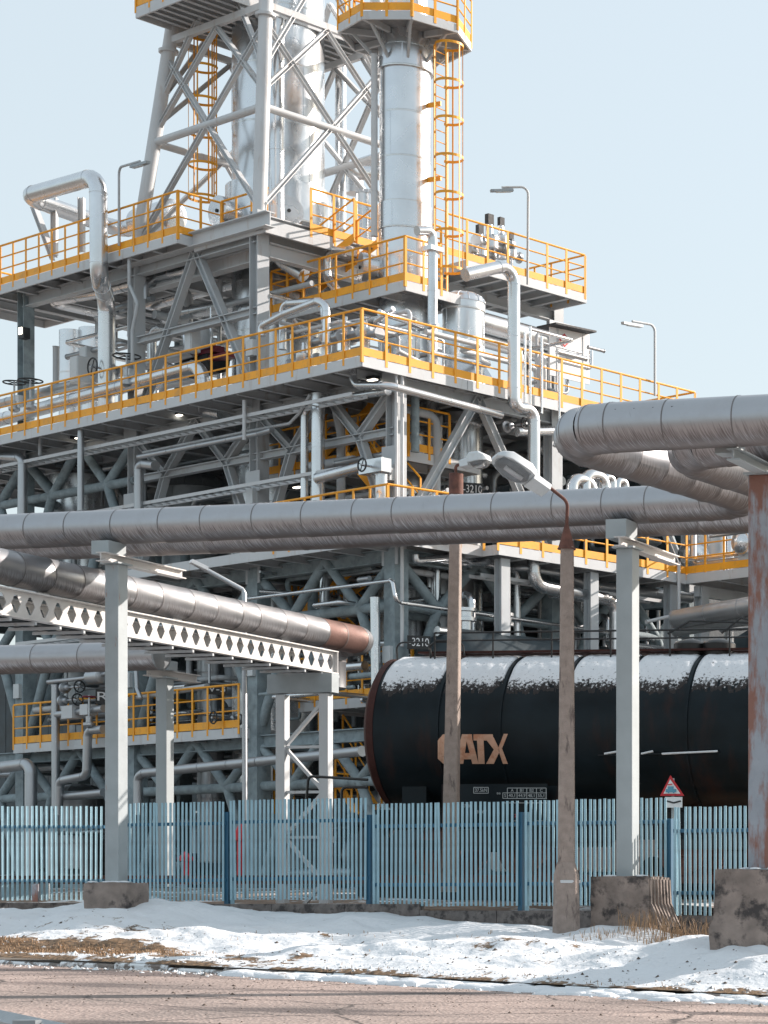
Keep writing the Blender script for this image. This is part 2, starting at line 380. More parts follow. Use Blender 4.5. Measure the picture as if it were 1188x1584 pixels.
# ------------------------------------------------------------------ ground
def fence_y(x): return 44.3 - (x+17.62)*.389
def kerb_y(x): return 36 - (x+17.4)*.39 + .35*math.sin(x*.35)
ZF = [(-60,-.1),(-22,-.16),(-17.6,-.13),(-13.9,-.26),(-10.6,-.43),(-6.8,-.72),(-3,-.86),(6,-1.1),(40,-1.4)]
def interp(T, x):
    if x <= T[0][0]: return T[0][1]
    for (a,va),(b,vb) in zip(T, T[1:]):
        if x <= b: return va + (vb-va)*(x-a)/(b-a)
    return T[-1][1]
def zk(x): return -.98 - (x+17.4)*.029
def zroad(x, y): return EYE + zk(max(-40,min(25,x))) - .012*max(0, kerb_y(x)-y)
def zbank(x, y):
    yk = kerb_y(x); yf = fence_y(x) if x > -18.9 else 45.9
    s_ = (y-yk)/(yf-yk)
    base = zk(x)+.10; top = interp(ZF, x)
    if s_ <= 1: z = base + (top-base)*max(0, s_)**.72
    else: z = top + min(1,(y-yf)*.06)*.25
    e = max(0, min(1, s_*6)) * max(.25, min(1, (1.15-s_)*3))
    n_ = noise.noise(Vector((x*.42, y*.8, 1.3)))*.19 + noise.noise(Vector((x*1.3, y*1.6, 5)))*.085 + noise.noise(Vector((x*4, y*4, 9)))*.04
    mound = .22*math.exp(-((x+18.5)**2/5+(y-42.5)**2/3)) + .30*math.exp(-((x+5.6)**2/3+(y-34.2)**2/1.2)) + .20*math.exp(-((x+9.2)**2/4+(y-36.0)**2/.9)) + .42*math.exp(-((x+4.6)**2/3.5+(y-32.9)**2/1.8)) + .22*math.exp(-((x+8.2)**2/2+(y-39.0)**2/.8))
    return EYE + z + n_*e*1.1 + mound*min(1,e)
def gridmesh(name, xs, ys, zf, material, attr=None):
    vs = []; av = []
    for y in ys:
        for x in xs:
            X, Yy, Z, a = zf(x, y); vs.append((X,Yy,Z)); av.append(a)
    nx = len(xs); fs = [(j*nx+i, j*nx+i+1, (j+1)*nx+i+1, (j+1)*nx+i) for j in range(len(ys)-1) for i in range(nx-1)]
    me = bpy.data.meshes.new(name); me.from_pydata(vs, [], fs); me.materials.append(MATS[material])
    me.polygons.foreach_set('use_smooth', [True]*len(me.polygons))
    if attr:
        at = me.attributes.new(attr, 'FLOAT', 'POINT'); at.data.foreach_set('value', av)
    o = bpy.data.objects.new(name, me); COL.objects.link(o); WL[o.name] = Vector((0,0,0)); return o
def snowmat():
    m = bpy.data.materials.new('snow'); m.use_nodes = True; MATS['snow'] = m
    n = m.node_tree.nodes; l = m.node_tree.links; b = n['Principled BSDF']
    tc = n.new('ShaderNodeTexCoord'); at = n.new('ShaderNodeAttribute'); at.attribute_name = 'bare'
    a = n.new('ShaderNodeTexNoise'); a.inputs['Scale'].default_value = 1.6; a.inputs['Detail'].default_value = 10; a.inputs['Roughness'].default_value = .72
    l.new(tc.outputs['Object'], a.inputs['Vector'])
    s = n.new('ShaderNodeMath'); s.operation = 'MULTIPLY_ADD'; l.new(a.outputs['Fac'], s.inputs[0]); s.inputs[1].default_value = 1.45; l.new(at.outputs['Fac'], s.inputs[2])
    r = n.new('ShaderNodeValToRGB'); r.color_ramp.elements[0].position = .90; r.color_ramp.elements[1].position = .96; l.new(s.outputs[0], r.inputs[0])
    g = n.new('ShaderNodeTexNoise'); g.inputs['Scale'].default_value = 14; g.inputs['Detail'].default_value = 8; l.new(tc.outputs['Object'], g.inputs['Vector'])
    gr = n.new('ShaderNodeValToRGB'); e = gr.color_ramp.elements
    e[0].position = .35; e[0].color = (.055,.036,.022,1); e[1].position = .68; e[1].color = (.26,.17,.10,1)
    k = e.new(.5); k.color = (.17,.105,.055,1)
    l.new(g.outputs['Fac'], gr.inputs[0])
    mx = n.new('ShaderNodeMixRGB'); l.new(r.outputs[0], mx.inputs[0]); mx.inputs[1].default_value = (.70,.73,.76,1); l.new(gr.outputs[0], mx.inputs[2])
    l.new(mx.outputs[0], b.inputs['Base Color']); b.inputs['Roughness'].default_value = .65
    bp = n.new('ShaderNodeBump'); bp.inputs['Strength'].default_value = .5; bp.inputs['Distance'].default_value = .05
    bn = n.new('ShaderNodeTexNoise'); bn.inputs['Scale'].default_value = 9; bn.inputs['Detail'].default_value = 10; l.new(tc.outputs['Object'], bn.inputs['Vector'])
    l.new(bn.outputs['Fac'], bp.inputs['Height']); l.new(bp.outputs[0], b.inputs['Normal'])
mat('dirt_clod', (0.10,0.075,0.06), 0.9, 0, .4, 8)
snowmat()
def thinsnow():
    m = MATS['snow'].copy(); m.name = 'thin_snow'; MATS['thin_snow'] = m; n = m.node_tree.nodes
    ns = [x for x in n if x.bl_idname == 'ShaderNodeTexNoise']; ns[0].inputs['Scale'].default_value = 16
    rs = [x for x in n if x.bl_idname == 'ShaderNodeValToRGB']
    for e_ in rs[1].color_ramp.elements: e_.color = (.018,.014,.014,1)
    rs[0].color_ramp.elements[0].position = .86; rs[0].color_ramp.elements[1].position = .98
thinsnow()
def roadmat():
    m = bpy.data.materials.new('road'); m.use_nodes = True; MATS['road'] = m
    n = m.node_tree.nodes; l = m.node_tree.links; b = n['Principled BSDF']; tc = n.new('ShaderNodeTexCoord')
    def N(s, d, st=(1,1,1)):
        mp = n.new('ShaderNodeMapping'); mp.inputs['Scale'].default_value = st; l.new(tc.outputs['Object'], mp.inputs[0])
        q = n.new('ShaderNodeTexNoise'); q.inputs['Scale'].default_value = s; q.inputs['Detail'].default_value = d; l.new(mp.outputs[0], q.inputs['Vector']); return q
    a = N(.35, 8); ar = n.new('ShaderNodeValToRGB'); e = ar.color_ramp.elements
    e[0].position = .35; e[0].color = (.25,.213,.192,1); e[1].position = .65; e[1].color = (.41,.335,.298,1); l.new(a.outputs['Fac'], ar.inputs[0])
    v = n.new('ShaderNodeTexVoronoi'); v.inputs['Scale'].default_value = 22; l.new(tc.outputs['Object'], v.inputs['Vector'])
    vr = n.new('ShaderNodeValToRGB'); vr.color_ramp.elements[0].color = (.55,.5,.5,1); vr.color_ramp.elements[1].color = (1.25,1.2,1.2,1); l.new(v.outputs['Color'], vr.inputs[0])
    mu = n.new('ShaderNodeMixRGB'); mu.blend_type = 'MULTIPLY'; mu.inputs[0].default_value = .8; l.new(ar.outputs[0], mu.inputs[1]); l.new(vr.outputs[0], mu.inputs[2])
    c = N(.8, 9, (.25,1,1)); crr = n.new('ShaderNodeValToRGB'); crr.color_ramp.elements[0].position = .55; crr.color_ramp.elements[1].position = .64; crr.color_ramp.elements[1].color = (.75,.75,.75,1); l.new(c.outputs['Fac'], crr.inputs[0])
    mx = n.new('ShaderNodeMixRGB'); l.new(crr.outputs[0], mx.inputs[0]); l.new(mu.outputs[0], mx.inputs[1]); mx.inputs[2].default_value = (.075,.06,.06,1)
    d_ = N(3, 10, (.3,1,1)); dr = n.new('ShaderNodeValToRGB'); dr.color_ramp.elements[0].position = .695; dr.color_ramp.elements[1].position = .72; l.new(d_.outputs['Fac'], dr.inputs[0])
    mz = n.new('ShaderNodeMixRGB'); l.new(dr.outputs[0], mz.inputs[0]); l.new(mx.outputs[0], mz.inputs[1]); mz.inputs[2].default_value = (.02,.018,.02,1)
    cv = n.new('ShaderNodeTexVoronoi'); cv.feature = 'DISTANCE_TO_EDGE'; cv.inputs['Scale'].default_value = .45
    wn = N(1.2, 6); wa_ = n.new('ShaderNodeMixRGB'); wa_.inputs[0].default_value = .35; l.new(tc.outputs['Object'], wa_.inputs[1]); l.new(wn.outputs['Color'], wa_.inputs[2]); l.new(wa_.outputs[0], cv.inputs['Vector'])
    cr2 = n.new('ShaderNodeValToRGB'); cr2.color_ramp.elements[0].position = .004; cr2.color_ramp.elements[0].color = (.85,.85,.85,1); cr2.color_ramp.elements[1].position = .012; cr2.color_ramp.elements[1].color = (0,0,0,1); l.new(cv.outputs['Distance'], cr2.inputs[0])
    mk = n.new('ShaderNodeMixRGB'); l.new(cr2.outputs[0], mk.inputs[0]); l.new(mz.outputs[0], mk.inputs[1]); mk.inputs[2].default_value = (.05,.042,.04,1); mz = mk
    l.new(mz.outputs[0], b.inputs['Base Color']); b.inputs['Roughness'].default_value = .9
    bp = n.new('ShaderNodeBump'); bp.inputs['Strength'].default_value = .8; bp.inputs['Distance'].default_value = .02
    l.new(v.outputs['Distance'], bp.inputs['Height']); l.new(bp.outputs[0], b.inputs['Normal'])
roadmat()
mat('yard', (0.23,0.17,0.13), 0.95, 0, .4, 2.5, .8, 12, dirt=(.75,.78,.8), dirt_amt=1, dscale=.9, dlo=.53, dhi=.58)
mat('farground', (0.16,0.14,0.12), 0.95, 0, .2, .05)
def lin(a, b, n): return [a+(b-a)*i/n for i in range(n+1)]
xs = lin(-34, 4, 420)
def bankpt(x, t_):
    yk = kerb_y(x); y = yk + (48.2-yk)*t_**1.15
    bare = .0
    s_ = (y-yk)
    if x < -11.2: bare += .50*math.exp(-((s_-1.1)/.8)**2) * max(.42 if x < -12.3 else 0, min(1, (-14.6-x)/1.2))
    bare += (.28+.34*noise.noise(Vector((x*.9,0,3))))*math.exp(-(s_/.24)**2) + (.30*math.exp(-((x+5.2)**2/.9+(y-37.4)**2/1.6)))
    yf = fence_y(x) if x > -18.9 else 45.9
    if y > yf-.1: bare += .46
    bare += .12*max(0, math.sin(x*.7+1)*math.exp(-((s_-3.4)/.8)**2))
    return x, y, zbank(x, y), bare
ob = gridmesh('snow_bank', xs, lin(0,1,230), bankpt, 'snow', 'bare'); structure(ob)
ob = gridmesh('road', lin(-60,30,90), lin(0,1,30), lambda x,t_: (x, 1 + (kerb_y(x)+.02-1)*t_, zroad(x, 1+(kerb_y(x)-1)*t_), 0), 'road'); structure(ob)
ob = gridmesh('yard_ground', lin(-70,30,60), lin(48,130,30), lambda x,y: (x, y, EYE + interp(ZF,x)*max(0,1-(y-48)/8) + min(1,(y-48)/12)*.38 + .05*noise.noise(Vector((x*.5,y*.5,0))), 0), 'yard'); structure(ob)
me = bpy.data.meshes.new('far_ground'); me.from_pydata([(-3000,-400,-1.6),(3000,-400,-1.6),(3000,4000,-1.6),(-3000,4000,-1.6)], [], [(0,1,2,3)]); me.materials.append(MATS['farground'])
ob = bpy.data.objects.new('ground', me); COL.objects.link(ob); structure(ob)

# kerb stones along the road edge
k = thing('kerb', 'row of worn snow-dusted kerb stones along the road edge', 'kerb', (-10, kerb_y(-10), EYE+zk(-10)))
x = -30.0
while x < 3.5:
    x2 = x + .98; p = Vector((x, kerb_y(x)+.05, zroad(x,kerb_y(x)))); q = Vector((x2-.04, kerb_y(x2-.04)+.05, zroad(x2,kerb_y(x2))))
    h_ = .085 + rnd.uniform(-.03,.03); m = MB(); dz = Vector((0,0,h_/2-.01)); tl = Vector((0,rnd.uniform(-.03,.03),0))
    d, sd, u = basis(q-p); prof = [(-.09,-h_/2),(.09,-h_/2),(.09,h_/2-.03),(.06,h_/2),(-.06,h_/2),(-.09,h_/2-.02)]
    m.extrude(p+dz+tl, q+dz-tl, prof); m.build('kerb_stone', 'kerb_stone', k, False); x = x2
# broken snow ridge on the road edge
def snow_lumps():
    m = MB(); r_ = random.Random(5)
    for i in range(230):
        x = r_.uniform(-13.2, 3); y = kerb_y(x) - r_.uniform(.02,.5)*(1 if r_.random()<.8 else 1.6)
        s_ = r_.uniform(.05,.22); n = 9; vs = []; z0 = zroad(x,y)-.01
        rings = [(1,0),(.9,.32),(.6,.62),(.2,.75)]
        for f_, h in rings:
            for j in range(n):
                th = 2*math.pi*j/n; rr = s_*f_*(1+.35*noise.noise(Vector((i*3+math.cos(th)*1.3, math.sin(th)*1.3, f_))))
                vs.append((x+rr*1.7*math.cos(th), y+rr*math.sin(th)*.9, z0+h*s_*.62))
        fs = [(a*n+j, a*n+(j+1)%n, (a+1)*n+(j+1)%n, (a+1)*n+j) for a in range(3) for j in range(n)] + [tuple(range(3*n,4*n))]
        m.add(vs, fs)
    o = m.build('snow_lumps', 'snow', None, angle=80); o['kind'] = 'stuff'; tag(o, 'broken ridge of melting snow lumps on the road edge', 'snow')
snow_lumps()
def clods(name, n, zone, mt, label, cat, seed, smin, smax):
    m = MB(); r_ = random.Random(seed)
    for i in range(n):
        x, y = zone(r_); z = (zbank(x,y) if y > kerb_y(x)+.1 else zroad(x,y)); s_ = r_.uniform(smin,smax)*(1 if r_.random()<.85 else 2)
        vs = [Vector((x,y,z)) + Vector((math.cos(a)*s_*r_.uniform(.7,1.3), math.sin(a)*s_*r_.uniform(.7,1.3), -s_*.1)) for a in (0,1.2,2.5,3.8,5.1)] + [Vector((x+r_.uniform(-.3,.3)*s_, y, z+s_*r_.uniform(.4,.9)))]
        m.add(vs, [(0,1,5),(1,2,5),(2,3,5),(3,4,5),(4,0,5),(4,3,2,1,0)])
    o = m.build(name, mt, None, False); o['kind'] = 'stuff'; tag(o, label, cat)
def nearkerb(r_): x = r_.uniform(-20, 2); return x, kerb_y(x) + r_.gauss(-.1, .35)
def onbank(r_): x = r_.uniform(-20, 1); return x, kerb_y(x) + .3 + abs(r_.gauss(0, 2.2))
def onroad(r_): x = r_.uniform(-20, 1); return x, kerb_y(x) - abs(r_.gauss(0, 4.5))
clods('gravel', 1500, nearkerb, 'kerb_stone', 'loose gravel and dirty ice along the kerb', 'gravel', 3, .012, .04)
clods('debris', 700, onbank, 'dirt_clod', 'dark grit and leaf scraps lying on the snow bank', 'debris', 4, .008, .022)
clods('gravel', 1300, onroad, 'dirt_clod', 'small stones scattered over the road', 'gravel', 5, .006, .018)
clods('snow_crumbs', 900, onbank, 'snow', 'crusty crumbs of snow on the bank', 'snow', 6, .008, .022)
def blades(name, spots, label, seed=3):
    m = MB(); r_ = random.Random(seed)
    for (x, y, n, h, sp) in spots:
        for i in range(n):
            bx = x + r_.gauss(0, sp); by = y + r_.gauss(0, sp*.6)
            z = (zbank(bx,by) if by > kerb_y(bx) else zroad(bx,by)) - .01
            ang = r_.uniform(0, 6.28); ln = h*r_.uniform(.4,1.2); lean = r_.uniform(.1,1.0); w_ = .006
            d = Vector((math.cos(ang), math.sin(ang), 0)); s_ = Vector((-d.y, d.x, 0))*w_
            p0 = Vector((bx,by,z)); p1 = p0 + d*ln*lean*.3 + Vector((0,0,ln*.6)); p2 = p0 + d*ln*lean*.8 + Vector((0,0,ln*(1-.35*lean)))
            m.add([p0-s_, p0+s_, p1+s_*.8, p1-s_*.8, p2], [(0,1,2,3),(3,2,4)])
    o = m.build(name, 'straw', None, False); o['kind'] = 'stuff'; tag(o, label, 'grass')
mat('straw', (0.34,0.22,0.13), 0.8, 0, .35, 6)
sp = [(-5.0+r_*.45, 38.2+((r_*7)%5)*.2, 55, .42, .28) for r_ in range(-6,9)]; sp = [(a,b,n*2,h*1.15,s2) for a,b,n,h,s2 in sp]
sp += [(-3.2+r_*.3, 36.1-((r_*5)%4)*.22, 45, .26, .3) for r_ in range(-3,6)] + [(-6.3,37.3,120,.3,.35),(-7.0,37.6,80,.25,.3),(-8.3,38.2,60,.2,.3)]
blades('dry_grass', sp, 'dry straw grass around the concrete blocks on the right')
sp = [(-20+i*.42, kerb_y(-20+i*.42)+.9+.25*math.sin(i*1.7), 260, .07, .35) for i in range(13)]
blades('dry_grass', sp, 'low matted brown grass showing through the snow by the left kerb', 8)
sp = [(-16+i*.8, kerb_y(-16+i*.8)+rnd.uniform(1.5,5), 7, .10, .5) for i in range(12)] + [(-11.5+i*.5, kerb_y(-11.5+i*.5)-.02, 16, .07, .3) for i in range(22)]
blades('dry_grass', sp, 'scattered thin stalks poking out of the snow bank', 12)

UZ = Vector((0,0,1))
# ------------------------------------------------------------------ foundation blocks and pipe posts
def block(c, sx, sy, z0, z1, label, flare=0.0, seed=1, rot=0, snowtop=True, tiers=1):
    r_ = random.Random(seed); ax = PD*-1; ay = PN
    t = thing('foundation_block', label, 'concrete block', (c[0],c[1],z0), 'concrete foundation blocks')
    nx, nz = 10, 8; m = MB(); vs = []; fs = []
    bm = bmesh.new()
    bmesh.ops.create_cube(bm, size=1); bmesh.ops.subdivide_edges(bm, edges=bm.edges, cuts=9, use_grid_fill=True)
    for v in bm.verts:
        x, y, z = v.co; zz = z+.5; fl = 1 + flare*max(0,(.42-zz)/.42)**1.4
        p = Vector((c[0],c[1],0)) + ax*(x*sx*fl) + ay*(y*sy*fl); p.z = z0 + (z1-z0)*zz
        if tiers == 2 and zz < .46: p += (p - Vector((c[0],c[1],p.z)))*.10
        n_ = noise.noise_vector(p*3.1)*.022 + noise.noise_vector(p*9)*.010 + noise.noise_vector(p*1.1)*.02
        v.co = p + n_ - Vector((c[0],c[1],z0))
    me = bpy.data.meshes.new('block'); bm.to_mesh(me); bm.free(); me.materials.append(MATS['concrete'])
    me.polygons.foreach_set('use_smooth', [True]*len(me.polygons)); me.set_sharp_from_angle(angle=R(45))
    link('block', me, t)
    if snowtop:
        m = MB(); n = 26
        for s_ in range(7):
            px_ = r_.uniform(-.42,.42)*sx; py_ = -r_.uniform(.25,.5)*sy*.9; cc = Vector((c[0],c[1],z1+.012)) + ax*px_ + ay*py_
            m.lathe(cc, [(0,.10*r_.uniform(.6,1.4)),(.02,.07),(.028,.01)], 8)
        m.build('snow_dusting', 'snow', t)
    return t
# left post
def hpost(name, label, px, Y, ytop, ybot, w_, material, yaxis=None, boxy=True):
    base = P(px, ybot, Y); top = P(px, ytop, Y)
    t = thing('pipe_post', label, 'post', base, 'steel posts under the overhead pipes')
    m = MB(); m.box((base+top)/2, w_, w_, top.z-base.z, PD, PN); o = m.build('column', material, t, False)
    bv = o.modifiers.new('bevel','BEVEL'); bv.width = .012; bv.segments = 2
    m = MB(); m.box(base + Vector((0,0,.012)), w_+.12, w_+.12, .024, PD, PN); m.build('base_plate', 'post_clean', t, False)
    return t, base, top
def saddle(t, top, w_, under, span, material='post_clean', rustcol='beam_paint'):
    # crosshead beam along PN plus a shoe block
    zt = top.z; hb = .17
    c = Vector((top.x, top.y, zt+hb/2+.01)) + PN*span[0]; e = Vector((top.x, top.y, zt+hb/2+.01)) + PN*span[1]
    m = MB(); m.ibeam(c, e, .20, hb, t=.02); m.build('crosshead', rustcol, t, False)
    m = MB(); m.box(Vector((top.x,top.y,zt+.015)), w_+.10, w_+.14, .03, PD, PN); m.build('cap_plate', material, t, False)
    return zt+hb+.02
# posts measured on the photograph
t, b1, tp = hpost('p', 'tall grey steel post with rust scabs, left of the photo', 180, 42.0, 874, 1366, .28, 'post_paint')
zs = saddle(t, tp, .28, 0, (-.45, 1.95))
m = MB(); m.box(Vector((tp.x,tp.y,(zs+ZP-PR)/2+.0)) + PN*(.0) + PD*.16, .36, .5, max(.06, ZP-PR-zs+.03), PD, PN); m.build('pipe_shoe', 'post_clean', t, False)
block((b1.x, b1.y), .90, .62, EYE-.35, b1.z, 'low dark mossy concrete block under the left rust-scabbed post', .03, 2)
t, b2, tp = hpost('p', 'clean grey steel post standing right of the concrete lamp pole', 971, 39.6, 850, 1357, .30, 'post_clean')
zs = saddle(t, tp, .30, 0, (-.35, 2.0))
m = MB(); m.box(Vector((tp.x,tp.y,(zs+ZP-PR)/2)) + PN*(.05) + PD*.14, .38, .46, max(.06, ZP-PR-zs+.03), PD, PN); m.build('pipe_shoe', 'post_clean', t, False)
block((b2.x+.05, b2.y), 1.08, .9, EYE-.95, b2.z, 'stained concrete block with a flared ribbed side under the clean post', .22, 4)
t, b3, tp = hpost('p', 'red rusted steel post at the right edge of the photo', 1186, 33.6, 738, 1346, .42, 'post_rust')
zs = saddle(t, tp, .42, 0, (-1.3, 1.6), 'post_clean', 'post_clean')
for dn in (-1.0, .45):
    pp = Vector((tp.x,tp.y,0)) + PN*dn
m = MB(); m.box(Vector((tp.x-.18,tp.y,(zs+ZP-PR)/2-.02)) - PN*.95, .34, .3, max(.1, ZP-PR-zs+.05), PD, PN); m.build('pipe_shoe', 'post_clean', t, False)
block((b3.x+.0, b3.y+.05), 1.25, 1.0, EYE-.95, b3.z, 'two-tier stained concrete block at the right edge of the photo', .0, 6, tiers=2)
bk = [o_ for o_ in bpy.data.objects if o_.name.startswith('foundation_block') and 'flared' in o_.get('label','')][0]
for i in range(7):
    bb = Vector((b2.x+.05,b2.y,0)) - PD*(1.08/2+.0) + PN*(-.40+.8*i/6); m = MB(); zt_ = b2.z-.04
    m.bar(bb+UZ*zt_, bb+UZ*(zt_-.45)-PD*.02, .055, .05); m.bar(bb+UZ*(zt_-.43)-PD*.02, bb+UZ*(zt_-.82)-PD*.18, .055,.06); m.build('board_rib', 'concrete', bk, False)
t, b4, tp = hpost('p', 'shorter grey steel post further back, second from the left', 255, 48.3, 1050, 1372, .26, 'post_clean')
zs = saddle(t, tp, .26, 0, (-.6, 1.1))
m = MB(); m.box(Vector((tp.x,tp.y,zs+.08)), .4, .3, .2, PD, PN); m.build('pipe_shoe', 'post_clean', t, False)
# portal at the end of the girder
tb = BD(7.0, -.45, 0); t = thing('portal_frame', 'pair of pale steel posts with zigzag lacing carrying the girder end', 'support frame', (tb.x, tb.y, EYE-.1))
for dx in (.12, -.95):
    p_ = BD(7.0, dx, -1.02); m = MB(); m.bar(Vector((p_.x,p_.y,EYE-.2)), p_, .22, .2, PN); m.build('leg', 'steel_pale', t, False)
m = MB(); m.bar(BD(7.0,.35,-.78), BD(7.0,-1.25,-.78), .28, .42); m.build('crosshead', 'post_paint', t, False)
zz = -1.2; side = 1
while zz > -5.4:
    m = MB(); a_ = BD(7.0, .05 if side>0 else -.88, zz); b_ = BD(7.0, -.88 if side>0 else .05, zz-.95); m.bar(a_, b_, .09, .07); m.build('lacing', 'steel_pale', t, False)
    m = MB(); m.bar(BD(7.0,.05,zz-.98), BD(7.0,-.88,zz-.98), .08, .06); m.build('lacing', 'steel_pale', t, False)
    zz -= 1.0; side = -side

# ------------------------------------------------------------------ palisade fence
slat = MB(); H = 1.92
prof = [(-.025,.0),(-.022,-.014),(-.009,-.005),(0,-.010),(.009,-.005),(.022,-.014),(.025,0),(.0225,.002),(.0092,.0),(0,-.004),(-.0092,0),(-.0225,.002)]
slat.extrude(Vector((0,0,0)), Vector((0,0,H)), [(x_,-y_*1.0) for x_,y_ in prof], up=Vector((0,1,0)))
slat_me = slat.mesh('slat', 'fence_blue', smooth=False)
def fence_panel(root, p, q, zb, n, thin=False):
    d = (q-p); ln = d.length; d.normalize(); ang = math.atan2(d.y, d.x)
    nrm = Vector((d.y,-d.x,0))      # towards the road
    for i in range(n):
        c = p + d*(ln*(i+.5)/n); c = Vector((c.x, c.y, zb + rnd.uniform(-.008,.008)))
        o = link('slat', slat_me, root, c, ang + rnd.uniform(-.05,.05) + (.95 if thin else 0))
        o.rotation_euler.y = rnd.gauss(0,.004) + (rnd.choice((-1,1))*.022 if rnd.random() < .06 else 0)
    for hh in (.40, 1.50):
        m = MB(); a_ = Vector((p.x,p.y,zb+hh)) - nrm*.045; b_ = Vector((q.x,q.y,zb+hh)) - nrm*.045
        m.bar(a_, b_, .05, .065); m.build('rail', 'fence_rail', root, False)
def fpost(root, p, zb, zt):
    m = MB(); d = Vector((.932,-.363,0)); m.box(Vector((p.x+.03,p.y+.10,(zb+zt)/2)), .10, .13, zt-zb, d, Vector((.363,.932,0))); m.build('post', 'fence_rail', root, False)
    m = MB(); m.box(Vector((p.x+.14,p.y+.02,(zb+zt)/2)), .085, .02, zt-zb, d, Vector((.363,.932,0))); m.build('post_flange', 'fence_blue', root, False)
fr = thing('palisade_fence', 'light blue steel palisade fence along the snow bank', 'fence', (-12, fence_y(-12), EYE-.4))
def FP(px):
    k_ = (px-XC)/F; x_ = k_*(44.3-17.62*.389)/(1+k_*.389); return Vector((x_, fence_y(x_), 0))
pxs = [168, 348, 568, 803, 1033, 1300]
zbs = [.02, .04, -.08, -.07, -.24]
ns = [28, 33, 34, 31, 34]
for i in range(5):
    p_, q_ = FP(pxs[i]), FP(pxs[i+1])
    L_ = (q_-p_).length; n_ = round(L_/.103)
    fence_panel(fr, p_+(q_-p_).normalized()*.10, q_, EYE+zbs[i], n_)
for i, px_ in enumerate(pxs[1:]):
    zb = min(zbs[i], zbs[min(4,i+1)]); fpost(fr, FP(px_), EYE+zb-.12, EYE+zb+1.72)
lp, lq = P(-60, 1392, 46.4), P(160, 1392, 46.4)
fence_panel(fr, Vector((lp.x,46.4,0)), Vector((lq.x,46.4,0)), EYE+.03, 29, True)
fw = thing('fence_plinth', 'low dark concrete plinth beneath the blue fence', 'wall', (-12, fence_y(-12), EYE-.6))
x_ = -19.0
while x_ < 1.0:
    x2 = x_+1.6; zt = interp([(-19,-.0),(-14.2,-.0),(-13.8,-.12),(-8,-.12),(-7.6,-.30),(2,-.32)], x_)
    m = MB(); m.bar(Vector((x_,fence_y(x_)+.02,EYE+zt-.35)), Vector((x2-.012,fence_y(x2)+.02,EYE+zt-.35)), .16, .62); m.build('plinth_block', 'concrete_wall', fw, False); x_ = x2
x_ = -27
while x_ < -19:
    m = MB(); m.box(Vector((x_+.8,46.4,EYE-.34)), 1.59, .16, .64); m.build('plinth_block','concrete_wall',fw,False); x_ += 1.6
# rusty plates and rod at the foot of the left panel
m = MB(); m.box(P(20,1377,46.9), 1.5, .04, .36); tag(m.build('metal_sheet','post_paint',None,False), 'rust-streaked grey sheet leaning low behind the left fence panel', 'metal sheet')
m = MB(); m.box(P(55,1381,46.15), .12, .08, .36); tag(m.build('short_post','post_rust',None,False), 'short rusty post stub at the foot of the left fence panel', 'post')
# ------------------------------------------------------------------ lettering
def lettering(s, c, xd, ud, h, material, parent, name='lettering', bold=0.0, width=None):
    cu = bpy.data.curves.new('txt', 'FONT'); cu.body = s; cu.size = h/.72; cu.align_x = 'CENTER'; cu.align_y = 'CENTER'; cu.extrude = .004; cu.offset = bold
    o = bpy.data.objects.new('txt', cu); COL.objects.link(o); bpy.context.view_layer.update()
    dg = bpy.context.evaluated_depsgraph_get(); me = bpy.data.meshes.new_from_object(o.evaluated_get(dg))
    bpy.data.objects.remove(o)
    xd = Vector(xd).normalized(); ud = Vector(ud).normalized(); nd = xd.cross(ud)
    xs_ = [v.co.x for v in me.vertices]; sx = 1
    if width and xs_: sx = width/(max(xs_)-min(xs_))
    org = WL[parent.name]; c = Vector(c)
    for v in me.vertices: v.co = c + xd*v.co.x*sx + ud*v.co.y + nd*v.co.z - org
    me.materials.clear(); me.materials.append(MATS[material])
    return link(name, me, parent, org)
# ------------------------------------------------------------------ tank wagon
TA = R(6); TD = Vector((math.cos(TA), -math.sin(TA), 0)); TN = Vector((math.sin(TA), math.cos(TA), 0)); TR = 1.55
TC = P(870, 1136, 46.3)
def tb(s, n=0, z=0): return TC + TD*s + TN*n + Vector((0,0,z))
def tankpt(px, py, off=0):
    d = Vector(((px-XC)/F, 1, (YH-py)/F)); o = Vector((0,0,EYE)) - TC
    dn, dz = d.dot(TN), d.z; on, oz = o.dot(TN), o.z
    A = dn*dn+dz*dz; B = 2*(dn*on+dz*oz); C_ = on*on+oz*oz-(TR+off)**2; D = B*B-4*A*C_
    if D < 0: D = 0
    return Vector((0,0,EYE)) + d*((-B-math.sqrt(D))/(2*A))
def along(px):  # section coordinate whose near side falls in image column px
    return (tankpt(px, 1136) - TC).dot(TD)
sL = along(574)
bands = [along(x_) for x_ in (676,773,870,965,1061,1160)]; sRt = along(1262)
tk = thing('tank_wagon', 'long black railway tank wagon with snow along its top and orange letters', 'rail wagon', tb(2,0,-3.0))
m = MB(); m.lathe(tb(sL), [(0,TR),(sRt-sL,TR)], 96, TD); m.build('barrel', 'tank', tk)
for sgn, s_ in ((-1,sL),(1,sRt)):
    m = MB(); pr = [(-.02,TR+.004),(.05,TR+.002),(.13,TR*.975),(.22,TR*.90),(.30,TR*.77),(.36,TR*.55),(.40,TR*.28),(.41,.02)]
    m.lathe(tb(s_), pr, 96, TD*sgn); m.build('dished_head', 'tank_rust', tk)
    m = MB(); m.lathe(tb(s_), [(-.10,TR+.012),(.03,TR+.014)], 96, TD); m.build('end_rim', 'tank_rust', tk)
for s_ in bands:
    m = MB(); m.lathe(tb(s_), [(-.035,TR+.004),(-.03,TR+.03),(.03,TR+.03),(.035,TR+.004)], 96, TD); m.build('band', 'tank', tk)
m = MB()
